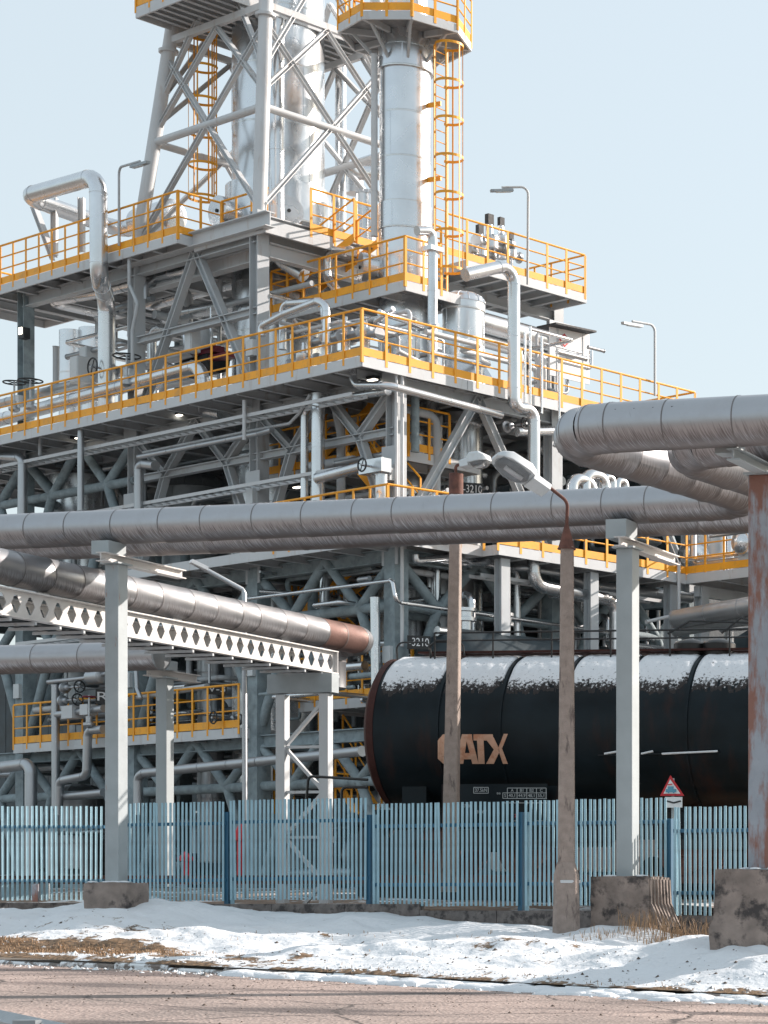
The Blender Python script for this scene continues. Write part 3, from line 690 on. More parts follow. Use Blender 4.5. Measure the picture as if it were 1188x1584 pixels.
for zz in (.42,): m.bar(tb(sL+.05,-math.sqrt(TR*TR-.95**2)-.004,.95), tb(sRt,-math.sqrt(TR*TR-.95**2)-.004,.95), .02,.012)
m.build('seam_strip', 'tank', tk)
# snow on the top, one sheet between each pair of bands
edges = [sL+.03]+bands+[sRt-.02]
sn = thing('snow_layer', 'crusty snow lying along the top of the black tank wagon', 'snow', tb(2,0,TR))
for a_, b_ in zip(edges, edges[1:]):
    a2, b2 = a_+.05, b_-.05; nx_, nt_ = 64, 44; vs = []; fs = []
    for i in range(nx_+1):
        s_ = a2 + (b2-a2)*i/nx_
        edge_ = min(i, nx_-i)/nx_
        hi = R(63) + .07*noise.noise(Vector((s_*1.4,0,2))) + .07*noise.noise(Vector((s_*6,0,7))) + .05*noise.noise(Vector((s_*17,1,7)))
        hi -= .16*max(0, (b_-s_)<.22)*(1-(b_-s_)/.22) if (b_-s_) < .22 else 0
        lo = -R(62)
        for j in range(nt_+1):
            f_ = j/nt_; th = lo + (hi-lo)*f_
            tk_ = .04*min(1, 6*f_, 5*(1-f_))*min(1, edge_*14+.05) + .012*noise.noise(Vector((s_*7, th*9, 4)))*min(1,8*(1-f_),8*f_)
            if (1-f_)*(hi-lo) < .16 and noise.noise(Vector((s_*9, th*14, 3))) > .10+(1-f_)*(hi-lo)*2.2: tk_ = -.03
            rr = TR + (.012 + tk_ if 0<f_<1 and 0<i<nx_ else -.01)
            vs.append(tb(s_, -rr*math.sin(th), rr*math.cos(th)))
    n_ = nt_+1; fs = [(i*n_+j, i*n_+j+1, (i+1)*n_+j+1, (i+1)*n_+j) for i in range(nx_) for j in range(nt_)]
    m = MB(); m.add(vs, fs); o_ = m.build('snow_sheet', 'thin_snow', sn, angle=70)
    at_ = o_.data.attributes.new('bare','FLOAT','POINT')
    at_.data.foreach_set('value', [max(0,(j/nt_-.87))*3.6 for i in range(nx_+1) for j in range(nt_+1)])
m = MB()   # snow on a ledge strip at mid height
for x0_, x1_ in ((935,958),(992,1010),(1024,1110)):
    a_ = tankpt(x0_,1166,.05); b_ = tankpt(x1_,1162,.05); m.tube(a_, b_, .022, 7)
m.build('snow_strip', 'snow', sn)
m = MB(); m.bar(tankpt(925,1168,.03), tankpt(1112,1164,.03), .07, .03); m.build('ledge', 'tank', tk, False)
# letters
mz = lambda zx, zy: (660+zx/4.95, 1120+zy/4.95)
Q = {'G': [[(85,125),(135,150),(135,240),(85,265)],[(85,125),(125,78),(150,120),(135,150)],[(125,78),(228,78),(228,118),(145,118)],[(85,265),(135,240),(150,262),(128,305)],[(128,305),(145,262),(200,262),(222,305)],[(185,185),(232,185),(232,300),(190,290)]],
     'A': [[(270,78),(347,78),(350,122),(258,126)],[(258,120),(308,120),(280,305),(228,305)],[(302,118),(350,118),(397,305),(350,305)],[(286,222),(336,222),(342,270),(280,270)]],
     'T': [[(358,78),(506,78),(512,126),(358,126)],[(385,122),(436,122),(444,305),(396,305)]],
     'X': [[(460,126),(512,100),(560,200),(522,205)],[(455,305),(514,305),(566,195),(530,165)],[(590,75),(622,75),(576,190),(545,190)],[(545,188),(576,185),(622,305),(584,305)]]}
for ch, quads in Q.items():
    m = MB()
    for iq, q in enumerate(quads):
        K = 8; vs = []; off = .012 + .0012*iq
        for i in range(K+1):
            for j in range(5):
                u, v = j/4, i/K
                x_ = (q[0][0]*(1-u)+q[1][0]*u)*(1-v) + (q[3][0]*(1-u)+q[2][0]*u)*v
                y_ = (q[0][1]*(1-u)+q[1][1]*u)*(1-v) + (q[3][1]*(1-u)+q[2][1]*u)*v
                over = .034 if min(abs((tankpt(*mz(x_,y_))-TC).dot(TD)-bb) for bb in bands) < .045 else off
                vs.append(tankpt(*mz(x_, y_), over))
        m.add(vs, [(i*5+j, i*5+j+1, (i+1)*5+j+1, (i+1)*5+j) for i in range(K) for j in range(4)])
    m.build('painted_letter', 'logo', tk)
# side sill with painted tables
pc = tankpt(760, 1232, .02); pn = -(TR*.93)
def sill(px, py):
    o = Vector((0,0,EYE)); d = Vector(((px-XC)/F,1,(YH-py)/F)); t_ = ((TC-o).dot(TN)+pn)/d.dot(TN); return o + d*t_
m = MB(); a_, b_ = sill(683,1213), sill(846,1268); c_ = (a_+b_)/2; m.box(c_ + TN*.03, abs((b_-a_).dot(TD)), .04, abs(a_.z-b_.z), TD, TN); m.build('data_panel', 'tank', tk, False)
UZ = Vector((0,0,1)); on_ = -TN*.006
m = MB()
def frame(x0,y0,x1,y1,w_=.012):
    for p_,q_ in (((x0,y0),(x1,y0)),((x1,y0),(x1,y1)),((x1,y1),(x0,y1)),((x0,y1),(x0,y0))): m.bar(sill(*p_)+on_, sill(*q_)+on_, .006 if p_[1]==q_[1] else .006, w_)
def hl(x0,y0,x1,y1): 
    if y0 == y1: m.bar(sill(x0,y0)+on_, sill(x1,y1)+on_, .006, .012)
    else:
        p_=sill(x0,y0)+on_; q_=sill(x1,y1)+on_; m.box((p_+q_)/2, .012, .006, abs(p_.z-q_.z), TD, TN)
for x0,y0,x1,y1 in ((733,1218,755.5,1227),):
    hl(x0,y0,x1,y0); hl(x0,y1,x1,y1); hl(x0,y0,x0,y1); hl(x1,y0,x1,y1)
hl(785,1219,845,1219); hl(778,1226.5,846,1226.5); hl(778,1235,846,1235)
for x_ in (785,800,815,830,845): hl(x_,1219,x_,1235)
hl(778,1226.5,778,1235); hl(778,1242,846,1242)
m.build('table_lines', 'decal', tk, False)
def lt(s, px, py, hpx, mt='decal', wpx=None): lettering(s, sill(px,py)+on_, TD, UZ, hpx*46/3520, mt, tk, 'lettering', width=wpx*45/3520 if wpx else None)
lt('37.5kN', 744.3, 1222.6, 5.4, wpx=19)
for s_, x_ in (('A',792.5),('B1',807.5),('B2',822.5),('C',837.5)): lt(s_, x_, 1222.8, 4.6)
for s_, x_ in (('S',781.6),('40,1',792.5),('44,9',807.5),('48,1',822.5),('55,1',837.5)): lt(s_, x_, 1230.8, 4.8)
lt('**', 771.5, 1229, 5.5); lt('S 120', 700, 1229, 3.2); lt('3 767', 745, 1256, 5); lt('37 80', 722, 1247, 5); lt('2,9', 800, 1262, 5, 'red')
# walkway and handrail on top
m = MB(); zt = TR+.10
for n_ in (-.32, 0, .32): m.bar(tb(sL+.5,n_,zt), tb(sRt,n_,zt), .24, .04)
m.build('walkway', 'tank_rust', tk, False)
for hh, r_ in ((.22,.018),(.38,.02)):
    m = MB(); m.tube(tb(sL+.9,-.55,zt+hh), tb(sRt,-.55,zt+hh), r_, 7); m.build('handrail', 'black', tk)
s_ = sL+.9
while s_ < sRt:
    m = MB(); m.tube(tb(s_,-.55,TR-.1), tb(s_,-.55,zt+.38), .018, 6); m.build('stanchion', 'black', tk); s_ += 1.22
for s_ in (sL+.35, sL+1.05):
    m = MB(); m.sweep(fillet([tb(s_-.25,-.5,TR-.08), tb(s_-.28,-.5,TR+.30), tb(s_+.42,-.5,TR+.30), tb(s_+.45,-.5,TR+.02)], .14, 5), .02, 7); m.build('hoop_rail', 'black', tk)
for s_ in (along(1035), along(1080)):
    m = MB(); m.lathe(tb(s_,-.05,TR), [(0,.34),(.24,.34),(.28,.30),(.34,.12),(.36,.02)], 20); m.build('dome_lid', 'black', tk)
m = MB(); s0_ = along(1010)
m.sweep([tb(s0_,-.55,zt+.3), tb(s0_+.45,-.55,zt+.55), tb(s0_+1.7,-.55,zt+.5)], .022, 6); m.sweep([tb(s0_+1.1,-.55,zt+.3), tb(s0_+1.5,-.55,zt+.6), tb(s0_+2.6,-.55,zt+.3)], .022, 6); m.build('hoop_rail','black',tk)
# end brackets at the left
m = MB(); e_ = tb(sL-.45,-.9,-.95)
m.sweep(fillet([e_+TD*.1, e_-TD*1.15+UZ*.08, e_-TD*1.2-UZ*.5], .1, 4), .028, 7); m.sweep(fillet([e_+TD*.1-UZ*.15, e_-TD*.45-UZ*.15, e_-TD*.45-UZ*.8], .1, 4), .03, 7); m.build('end_rail', 'black', tk)
# underframe
ZR = TC.z - EYE
m = MB()
for n_ in (-.85,.85): m.channel(tb(sL-.2,n_,-TR-.18), tb(sRt+.2,n_,-TR-.18), .12, .34)
m.build('solebar', 'tank', tk, False)
for s_ in (sL+.7, sRt-.8, sL+3.6):
    m = MB(); m.box(tb(s_,0,-TR+.05), .5, 2.2, .8, TD, TN); m.build('saddle', 'tank', tk, False)
for s_ in (sL+1.0, sL+2.8, sRt-2.9, sRt-1.1):
    for n_ in (-.75,.75):
        wl_ = thing_ = None
        m = MB(); m.lathe(tb(s_,n_-.07,-TR-.86), [(0,.46),(.10,.46),(.105,.50),(.135,.50)], 28, TN); o = m.build('wheel', 'rusty', tk)
        m = MB(); m.lathe(tb(s_,n_-.14,-TR-.86), [(0,.10),(.10,.13)], 14, TN); m.build('axle_box', 'rusty', o)
    m = MB(); m.tube(tb(s_,-.7,-TR-.86), tb(s_,.7,-TR-.86), .08, 10); m.build('axle', 'rusty', tk)
for s_ in (sL+1.9, sRt-2.0):
    for n_ in (-1.0, 1.0):
        m = MB(); m.bar(tb(s_-1.35,n_,-TR-.72), tb(s_+1.35,n_,-TR-.72), .08, .20); m.box(tb(s_,n_,-TR-.6), .7,.1,.36,TD,TN); m.build('bogie_frame', 'black', tk, False)
for n_ in (-.85,.85):
    m = MB(); m.lathe(tb(sL-.2,n_,-TR-.28), [(0,.09),(.42,.09),(.43,.22),(.50,.24)], 18, -TD); m.build('buffer', 'black', tk)
zrail = TC.z - TR - .86 - .46
for n_ in (-.76,.76):
    m = MB(); m.ibeam(Vector(tb(-16,n_))*1 + UZ*(zrail-TC.z-.08), tb(16,n_)+UZ*(zrail-TC.z-.08), .08, .16, t=.02); tag(m.build('rail', 'rusty', None, False), ['near rail under the tank wagon','far rail under the tank wagon'][n_>0], 'railway rail', 'rails under the tank wagon')
# ------------------------------------------------------------------ concrete lamp poles
def conc_pole(t, base, top, w0, w1, rot, chamfer=.22):
    m = MB(); c, s_ = math.cos(rot), math.sin(rot); rings = []
    K = 24
    for i in range(K+1):
        f_ = i/K; wv = (w0+(w1-w0)*f_)/2; ch = wv*chamfer; p = base.lerp(top, f_)
        pr = [(-wv+ch,-wv),(wv-ch,-wv),(wv,-wv+ch),(wv,wv-ch),(wv-ch,wv),(-wv+ch,wv),(-wv,wv-ch),(-wv,-wv+ch)]
        rings.append([p + Vector((x*c-y*s_, x*s_+y*c, 0)) + noise.noise_vector(Vector((p.z*5,x,y)))*.004 for x,y in pr])
    vs = [v for r_ in rings for v in r_]
    m.add(vs, [(i*8+j, i*8+(j+1)%8, (i+1)*8+(j+1)%8, (i+1)*8+j) for i in range(K) for j in range(8)] + [tuple(range(7,-1,-1)), tuple(range(K*8,K*8+8))])
    return m.build('shaft', 'concrete_pole', t, angle=25)
def lamp_head(t, c, f, u, L_=1.0, wv=.34):
    f = f.normalized(); s_ = f.cross(u).normalized(); u = s_.cross(f).normalized()
    def loft(secs, name, mt):
        m = MB(); vs = []
        for x, hw, z0, z1 in secs:
            b = .18*(z1-z0)
            for a_, z_ in ((-hw,z0),(hw,z0),(hw,z1-b),(hw-b,z1),(-hw+b,z1),(-hw,z1-b)): vs.append(c + f*x + s_*a_ + u*z_)
        k = len(secs); m.add(vs, [(i*6+j, i*6+(j+1)%6, (i+1)*6+(j+1)%6, (i+1)*6+j) for i in range(k-1) for j in range(6)] + [tuple(range(5,-1,-1)), tuple(range((k-1)*6,k*6))])
        o = m.build(name, mt, t, angle=30); bv = o.modifiers.new('b','BEVEL'); bv.width = .012; bv.segments = 2; return o
    loft([(0,wv*.30,-.07,.075),(.34*L_,wv*.34,-.075,.09)], 'gear_housing', 'lampgrey')
    loft([(.33*L_,wv*.40,-.02,.11),(.45*L_,wv*.5,-.03,.16),(.80*L_,wv*.5,-.03,.15),(.93*L_,wv*.36,-.03,.10),(1.0*L_,wv*.2,-.025,.04)], 'canopy', 'lampgrey')
    m = MB(); vs = []; A, B, K, N_ = .30*L_, wv*.46, 7, 22
    cc = c + f*.66*L_ - u*.032
    for i in range(K+1):
        ph = math.pi/2*i/K
        for j in range(N_):
            th = 2*math.pi*j/N_; vs.append(cc + f*A*math.cos(th)*math.cos(ph) + s_*B*math.sin(th)*math.cos(ph)*1.0 - u*.15*L_**.5*math.sin(ph))
    m.add(vs, [(i*N_+j, i*N_+(j+1)%N_, (i+1)*N_+(j+1)%N_, (i+1)*N_+j) for i in range(K) for j in range(N_)]); m.build('glass_bowl', 'bowl', t)
    m = MB(); m.tube(c+f*.47*L_-u*.07, c+f*.78*L_-u*.06, .035, 12); m.build('bulb', 'white', t)
    m = MB(); m.box(c+f*.66*L_-u*.034, .52*L_, wv*.74, .006, f, s_, u); m.build('reflector', 'alu_dark', t, False)
YB = 39.0
gb = P(876, 1437, YB); t = thing('lamp_pole', 'concrete lamp pole with a fat base and rusty bent arm, in front of the fence', 'street lamp', gb, 'concrete lamp poles')
conc_pole(t, P(876,1455,YB), P(876,1352,YB), .46, .42, .22, .28)
conc_pole(t, P(876,1353,YB), P(876,1334,YB), .42, .30, .22, .28).name = 'shoulder'
conc_pole(t, P(876,1335,YB), P(877,846,YB), .285, .215, .22, .24)
m = MB()      # cast ribs down the right-hand face
cR, sR = math.cos(.22), math.sin(.22)
for i in range(150):
    f_ = i/150; p = P(876,1335,YB).lerp(P(877,846,YB), f_); wv = (.285+(.215-.285)*f_)/2
    q = p + Vector((cR*wv, sR*wv, 0)); m.box(q, .014, wv*1.35, .018, Vector((cR,sR,0)), Vector((-sR,cR,0)))
o = m.build('cast_ribs', 'concrete_pole', t, False); o['kind'] = 'stuff'
m = MB(); m.lathe(P(876,1366,YB), [(0,.245),(.03,.25),(.05,.245)], 8); m.build('strap', 'steel_pale', t)
m = MB(); m.lathe(P(876.5,850,YB), [(0,.155),(.02,.155),(.03,.14),(.42,.035),(.44,.0)], 20); m.build('cone_cap', 'rusty', t)
arm0, arm1, arm2 = P(876.5,815,YB), P(878,776,YB-.05), P(840,746,YB-.35)
m = MB(); m.sweep(fillet([arm0, arm1, arm2], .18, 6), .030, 10); m.build('arm', 'rusty', t)
fd = (P(765,704,YB-.9) - P(846,757,YB-.3)); lamp_head(t, P(846,759,YB-.3), fd, Vector((.38,.74,.55)), fd.length*1.0, .46)
YA = 43.9
t = thing('lamp_pole', 'concrete lamp pole with a rusty sleeve, between the fence and the tank wagon', 'street lamp', P(697,1380,YA), 'concrete lamp poles')
conc_pole(t, P(696,1380,YA), P(706,764,YA), .29, .185, .05, .12)
m = MB(); m.lathe(P(705.5,765,YA), [(0,.135),(.40,.135),(.41,.06)], 18); m.build('sleeve', 'rusty', t)
m = MB(); m.sweep(fillet([P(705,735,YA), P(705,720,YA), P(726,716,YA)], .06, 4), .03, 8); m.build('arm', 'rusty', t)
lamp_head(t, P(715,719,YA), Vector((1,-.25,.14)), Vector((-.05,.05,1)), .58, .42)
# steel post with warning triangle
sp_ = P(1040,1232,43.2)
t = thing('warning_sign', 'red-edged white triangular warning sign with a train symbol above the fence', 'warning sign', Vector((sp_.x, sp_.y, EYE+.2)))
m = MB(); m.tube(Vector((sp_.x,sp_.y+.05,EYE)), sp_+Vector((0,.05,.35)), .03, 8); m.build('post', 'post_clean', t)
def tri(cx, cy, hw, h, y_, name, mt, rr=0):
    m = MB(); a = [P(cx-hw,cy,y_), P(cx+hw+1.5,cy,y_), P(cx-2,cy-h,y_)]; b = [v+Vector((0,.012,0)) for v in a]
    m.add(a+b, [(0,1,2),(5,4,3),(0,3,4,1),(1,4,5,2),(2,5,3,0)]); return m.build(name, mt, t, False)
tri(1039,1231,18,32,43.15,'border','red'); tri(1038.6,1227.6,12.2,22,43.13,'face','white')
m = MB(); m.box(P(1038,1223,43.115), .20, .006, .06); m.box(P(1037.5,1218.5,43.115), .11,.006,.05); m.tube(P(1034,1225.5,43.115), P(1034,1225.5,43.11), .02, 8); m.tube(P(1042,1225.5,43.115), P(1042,1225.5,43.11), .02, 8); m.build('train_symbol', 'plate_blue', t, False)
m = MB(); m.bar(P(1033,1214,43.112), P(1040,1213,43.112), .005, .02); m.build('red_mark', 'red', t, False)
m = MB(); m.box(P(1042,1241,43.15), .33,.012,.20); m.build('lower_plate', 'white', t, False)
m = MB(); m.bar(P(1031,1239,43.135), P(1042,1242,43.135), .005,.03); m.bar(P(1042,1242,43.135), P(1053,1239,43.135), .005,.03); m.build('chevron', 'black', t, False)
# guard rail in the bottom left corner
m = MB(); g0, g1 = P(-40,1556,11.6), P(128,1592,9.2)
gd = (g1-g0).normalized(); t = thing('guard_rail', 'grey steel guard rail end cut off by the bottom left corner', 'guard rail', Vector((g0.x,g0.y,zroad(g0.x,g0.y))))
prw = [(-.03,-.15),(.03,-.11),(.03,-.06),(-.03,-.02),(-.03,.02),(.03,.06),(.03,.11),(-.03,.15),(-.045,.145),(.013,.108),(.013,.062),(-.045,.022),(-.045,-.022),(.013,-.062),(.013,-.108),(-.045,-.145)]
m.extrude(g0-gd*1.5-UZ*.15, g1+gd*1.0-UZ*.15, prw); m.build('rail', 'guard', t, angle=20)
for s_ in (0.2, 2.0):
    p_ = g0+gd*s_-UZ*.15; m = MB(); m.box(Vector((p_.x-.1,p_.y+.06,p_.z-.35)), .1,.06,1.0); m.build('post','guard',t,False)
# small white van beyond the wagon, glimpsed through the fence
def van(px, py, Y, label, sc=1.0, heading=0):
    c = P(px, py, Y); c.z = EYE+.38; t = thing('parked_van', label, 'van', c); ax = Vector((1,0,0)); ay = Vector((0,1,0))
    prof = [(-2.3,.3),(2.35,.3),(2.4,.8),(2.1,1.0),(1.35,1.75),(1.2,1.85),(-2.2,1.9),(-2.35,1.7)]
    m = MB(); vs = []
    for y_ in (-.9,.9):
        for x,z in prof: vs.append(c + ax*x*sc + ay*y_*sc + UZ*z*sc)
    n = len(prof); m.add(vs, [(i,(i+1)%n,n+(i+1)%n,n+i) for i in range(n)] + [tuple(range(n)), tuple(range(2*n-1,n-1,-1))]); o = m.build('body','white',t,angle=20)
    bv = o.modifiers.new('b','BEVEL'); bv.width = .06; bv.segments = 2
    for x0,x1 in ((.5,1.2),(-.5,.4)):
        m = MB(); m.box(c+ax*(x0+x1)/2*sc-ay*.905*sc+UZ*1.4*sc, (x1-x0)*sc, .02, .5*sc); m.build('window','black',t,False)
    for x_ in (-1.5,1.5):
        for y_ in (-.85,.85):
            m = MB(); m.lathe(c+ax*x_*sc+ay*(y_-.1)*sc+UZ*.32*sc, [(0,.32*sc),(.2*sc,.32*sc)], 20, ay); m.build('wheel','black',t)
van(925, 1350, 49.6, 'white van parked beyond the tank wagon, seen through the fence', .92)

# dark wagon-shaped backdrop, added so the gaps between the fence bars go black
t = thing('wagon_backdrop', 'low dark wagon-shaped backdrop added beyond the tank wagon to blacken the fence gaps', 'rail wagon', P(900,1380,52.5))
wa, wb = P(590,1300,54.5), P(1330,1300,50.5); wd = (wb-wa); wd.z = 0; wl = wd.length; wd.normalize(); wn = Vector((-wd.y,wd.x,0)); w0 = Vector((wa.x,wa.y,EYE))
for i in range(12):
    m = MB(); m.box(w0+wd*(wl*(i+.5)/12)+UZ*1.15, wl/12-.03, 2.4, 1.6, wd, wn); m.build('side_panel','darkblue',t,False)
    m = MB(); m.box(w0+wd*(wl*(i+1)/12)-wn*1.23+UZ*1.15, .1, .06, 1.6, wd, wn); m.build('stake','black',t,False)
m = MB(); m.bar(w0+UZ*.2-wn*.9, w0+wd*wl+UZ*.2-wn*.9, .15, .3); m.build('sole_bar','black',t,False)
# brake gear and tanks hung under the wagon
m = MB(); m.lathe(tb(sL+3.3,-.6,-TR-.55), [(0,.1),(.05,.22),(1.3,.22),(1.35,.1)], 18, TD); m.build('air_tank','black',tk)
m = MB(); m.box(tb((sL+sRt)/2,-.9,-TR-.35), (sRt-sL)*.55, .06, .55, TD, TN); m.build('side_frame','tank',tk,False)
for s_, x_ in (('37 80 7850', (sL+sRt)/2-1.4),('GATX', (sL+sRt)/2+.2),('Zas', (sL+sRt)/2+1.5)):
    if s_ != 'GATX': lettering(s_, tb(x_,-.935,-TR-.3), TD, UZ, .13, 'decal', tk)
# ------------------------------------------------------------------ refinery frame
ZG = .35
Z1, Z2, Z3, Z4 = 4.62, 9.1, 13.44, 18.13
ca = [.5, 6.25, 12.0, 17.75, 23.5]; cb = [1.4, 6.5, 11.6]
fr_ = thing('plant_structure', 'tall grey steel structure of columns, beams and diagonal braces carrying the plant', 'steel structure', W(6,4,ZG))
def col(a, b, z0, z1, w_=.34, mt='steel'):
    m = MB(); m.ibeam(W(a,b,z0), W(a,b,z1), w_, w_, up=UA, t=.03); return m.build('column', mt, fr_, False)
def hbeam(p, q, h=.30, w_=.22, mt='steel', parent=None, name='beam', up=Vector((0,0,1))):
    m = MB(); m.ibeam(p, q, w_, h, up=up, t=.028); return m.build(name, mt, parent or fr_, False)
def tubeb(p, q, r=.13, mt='fireproof', parent=None, name='brace'):
    m = MB(); m.tube(p, q, r, 12); return m.build(name, mt, parent or fr_)
tops = {(0,0):Z3,(1,0):Z4+.3,(2,0):Z4,(3,0):Z4,(4,0):Z3,(0,1):Z3,(1,1):Z4,(2,1):Z4,(3,1):Z4,(4,1):Z3,(0,2):Z3,(1,2):Z4,(2,2):Z4,(3,2):Z3,(4,2):Z3}
for (i,j), zt in tops.items():
    lowmat = 'fireproof'
    a_, b_ = ca[i], cb[j]
    m = MB(); m.box(W(a_,b_,(ZG+Z2-.2)/2), .42, .42, Z2-.2-ZG, UA, UB); m.build('encased_column', lowmat, fr_, False)
    col(a_, b_, Z2-.2, zt, .36 if i<2 else .34, 'steel' if not (i>=2) else 'fireproof' if i==3 else 'steel')
    m = MB(); m.box(W(a_,b_,ZG-.05), .9, .9, .5, UA, UB); m.build('column_footing', 'concrete_wall', fr_, False)
def kbay(f, s0, s1, z0, z1, kind='tube', horiz=True, strut=True):
    """inverted V + mid rail + corner struts; f(s,z) maps to the face"""
    mid = (s0+s1)/2; zm = z0 + (z1-z0)*(.64 if strut else .50)
    def member(p, q, nm='brace'):
        if kind == 'tube': tubeb(p, q, .13, 'fireproof', name=nm)
        else: hbeam(p, q, .2, .2, 'steel', name=nm)
    top = f(mid, z1-.25)
    for s_ in (s0, s1):
        jx = mid + (s_-mid)*.5
        if strut: member(top, f(jx, zm)); member(f(jx, zm), f(s_ + (.12 if s_==s0 else -.12), z0+.1))
        else: member(top, f(s_ + (.1 if s_==s0 else -.1), z0+.1))
        if horiz and strut: member(f(s_, z1-.4), f(jx, zm+.05))
    if horiz: member(f(s0, zm), f(s1, zm), 'beam')
for i in range(4):
    A_, B_ = ca[i], ca[i+1]
    for (z0,z1) in ((ZG,Z1),(Z1,Z2),(Z2,Z3)):
        k = 'H' if (z0 == Z2 and i == 0) or (z0==Z2 and i==1) else 'tube'
        kbay(lambda s_,z: W(s_, cb[0], z), A_, B_, z0, z1, k)
        if i in (1,) and z0 < Z2: kbay(lambda s_,z: W(s_, cb[1], z), A_, B_, z0, z1, k)
        if i in (0,2): kbay(lambda s_,z: W(s_, cb[2], z), A_, B_, z0, z1, 'tube')
kbay(lambda s_,z: W(s_, cb[0], z), ca[1], ca[2], Z3, Z4, 'H', True, False)
for j in range(2):
    for (z0,z1) in ((ZG,Z1),(Z1,Z2),(Z2,Z3)):
        kbay(lambda s_,z: W(ca[0], s_, z), cb[j], cb[j+1], z0, z1, 'H' if z0 == Z2 else 'tube', horiz=(z0!=Z2), strut=(z0!=Z2))
    for ia in (3,):
        for (z0,z1) in ((Z1,Z2),(Z2,Z3)): kbay(lambda s_,z: W(ca[ia], s_, z), cb[j], cb[j+1], z0, z1, 'tube')
for z, kk in ((Z1-.35,'fireproof'),(Z2-.35,'fireproof'),(Z3-.36,'steel'),(Z4-.36,'steel')):
    for j in range(3):
        for i in range(4):
            if z > Z3 and (i in (0,3) or j == 2): continue
            hbeam(W(ca[i],cb[j],z), W(ca[i+1],cb[j],z), .34, .24, kk)
    for i in range(5):
        for j in range(2):
            if z > Z3 and (i in (0,4) or (j == 1 and i != 1)): continue
            hbeam(W(ca[i],cb[j],z), W(ca[i],cb[j+1],z), .34, .24, kk)

# ------------------------------------------------------------------ platforms
def railing(t, pts, sp=.70, h=1.16, toe=.20, posts=True, r=.026):
    for p, q in zip(pts, pts[1:]):
        p, q = Vector(p), Vector(q); d = (q-p); ln = d.length
        if ln < .05: continue
        dh = Vector((d.x,d.y,0)).normalized(); nrm = Vector((dh.y,-dh.x,0))
        m = MB(); m.tube(p+UZ*h, q+UZ*h, r+.005, 8); m.build('handrail', 'yellow', t)
        for f_ in (.40, .70):
            m = MB(); m.tube(p+UZ*h*f_, q+UZ*h*f_, r*.82, 6); m.build('mid_rail', 'yellow', t)
        if toe:
            m = MB(); m.bar(p+UZ*(toe/2+.02), q+UZ*(toe/2+.02), .014, toe); m.build('toe_board', 'yellow', t, False)
        if posts:
            k = max(1, round(ln/sp)); key = round(h,2)
            if key not in PM:
                mm = MB(); mm.box((0,0,h/2-.09), .072, .020, h+.14); PM[key] = mm.mesh('post', 'yellow', smooth=False)
            ang = math.atan2(dh.y, dh.x)
            for i in range(k+1):
                c = p + d*(i/k); link('post', PM[key], t, c + nrm*.022*SIDE[0], ang)
PM = {}; SIDE = [1]
def deck(t, poly, z, th=.05, edge=.26, joist=None, em='steel_pale', jd=None):
    """poly: list of (a,b); z top of deck"""
    m = MB(); n = len(poly); vs = [W(a,b,z) for a,b in poly] + [W(a,b,z-th) for a,b in poly]
    m.add(vs, [tuple(range(n)), tuple(range(2*n-1,n-1,-1))] + [(i,(i+1)%n,n+(i+1)%n,n+i) for i in range(n)]); m.build('deck', 'grating', t, False)
    for i in range(n):
        a, b = poly[i], poly[(i+1)%n]
        m = MB(); m.bar(W(a[0],a[1],z-edge/2-.003), W(b[0],b[1],z-edge/2-.003), .05, edge); m.build('edge_beam', em, t, False)
def joists(t, a0, a1, b0, b1, z, n, alonga=True, h=.22, mt='steel'):
    for i in range(1, n):
        m = MB()
        if alonga: a = a0+(a1-a0)*i/n; m.ibeam(W(a,b0,z-.06-h/2), W(a,b1,z-.06-h/2), .12, h, t=.02)
        else: b = b0+(b1-b0)*i/n; m.ibeam(W(a0,b,z-.06-h/2), W(a1,b,z-.06-h/2), .12, h, t=.02)
        m.build('joist', mt, t, False)
def platform(label, poly, z, rails, jn=8, jdir=True, group='elevated walkways', sp=.7, jb=None, edge=.26, loc=None, side=1):
    c = poly[0]; t = thing('walkway_platform', label, 'platform', W(c[0],c[1],z), group)
    deck(t, poly, z, edge=edge); aa = [p[0] for p in poly]; bb = [p[1] for p in poly]
    if jn: joists(t, *(jb or (min(aa)+.05,max(aa)-.05,min(bb)+.05,max(bb)-.05)), z, jn, jdir)
    SIDE[0] = side
    for r_ in rails: railing(t, [W(a,b,z) for a,b in r_], sp)
    return t
# main wrap-round walkway at Z3
platform('long walkway with yellow rails running from the near corner down the left side', [(0,0),(25,0),(25,3.2),(0,3.2)], Z3, [[(25,0),(0,0)]], 24)
platform('long walkway with yellow rails running from the near corner away to the right', [(0,3.22),(3.4,3.22),(3.4,11.3),(0,11.3)], Z3, [[(0,0),(0,11.3)],[(0,11.3),(2.2,11.3)]], 9, False)
platform('solid mid deck behind the left walkway full of pumps and pipes', [(3.42,3.22),(25,3.22),(25,12),(3.42,12)], Z3-.02, [], 16)
# top walkway
platform('top left walkway with yellow rails, below the tapering lattice tower', [(8.9,.7),(20.6,.7),(20.6,3.6),(8.9,3.6)], Z4, [[(20.6,.7),(8.9,.7)],[(8.9,.7),(8.9,3.4)],[(20.6,3.4),(20.6,.7)]], 10)
platform('grey deck at the foot of the lattice tower around the big silver column', [(5.7,1.2),(8.88,1.2),(8.88,7.0),(5.7,7.0)], Z4-.03, [[(5.7,2.6),(5.7,6.9)],[(8.7,1.9),(6.6,1.9)]], 5, edge=.36)
platform('upper right walkway with yellow rails standing over the small dome vessel', [(4.6,6.9),(7.6,6.9),(7.6,11.35),(4.6,11.35)], Z4, [[(4.6,6.2),(4.6,11.3)],[(4.6,11.3),(7.6,11.3)]], 7, False)
platform('back top deck behind the silver column', [(8.9,3.62),(17.8,3.62),(17.8,7.2),(8.9,7.2)], Z4-.02, [], 8)
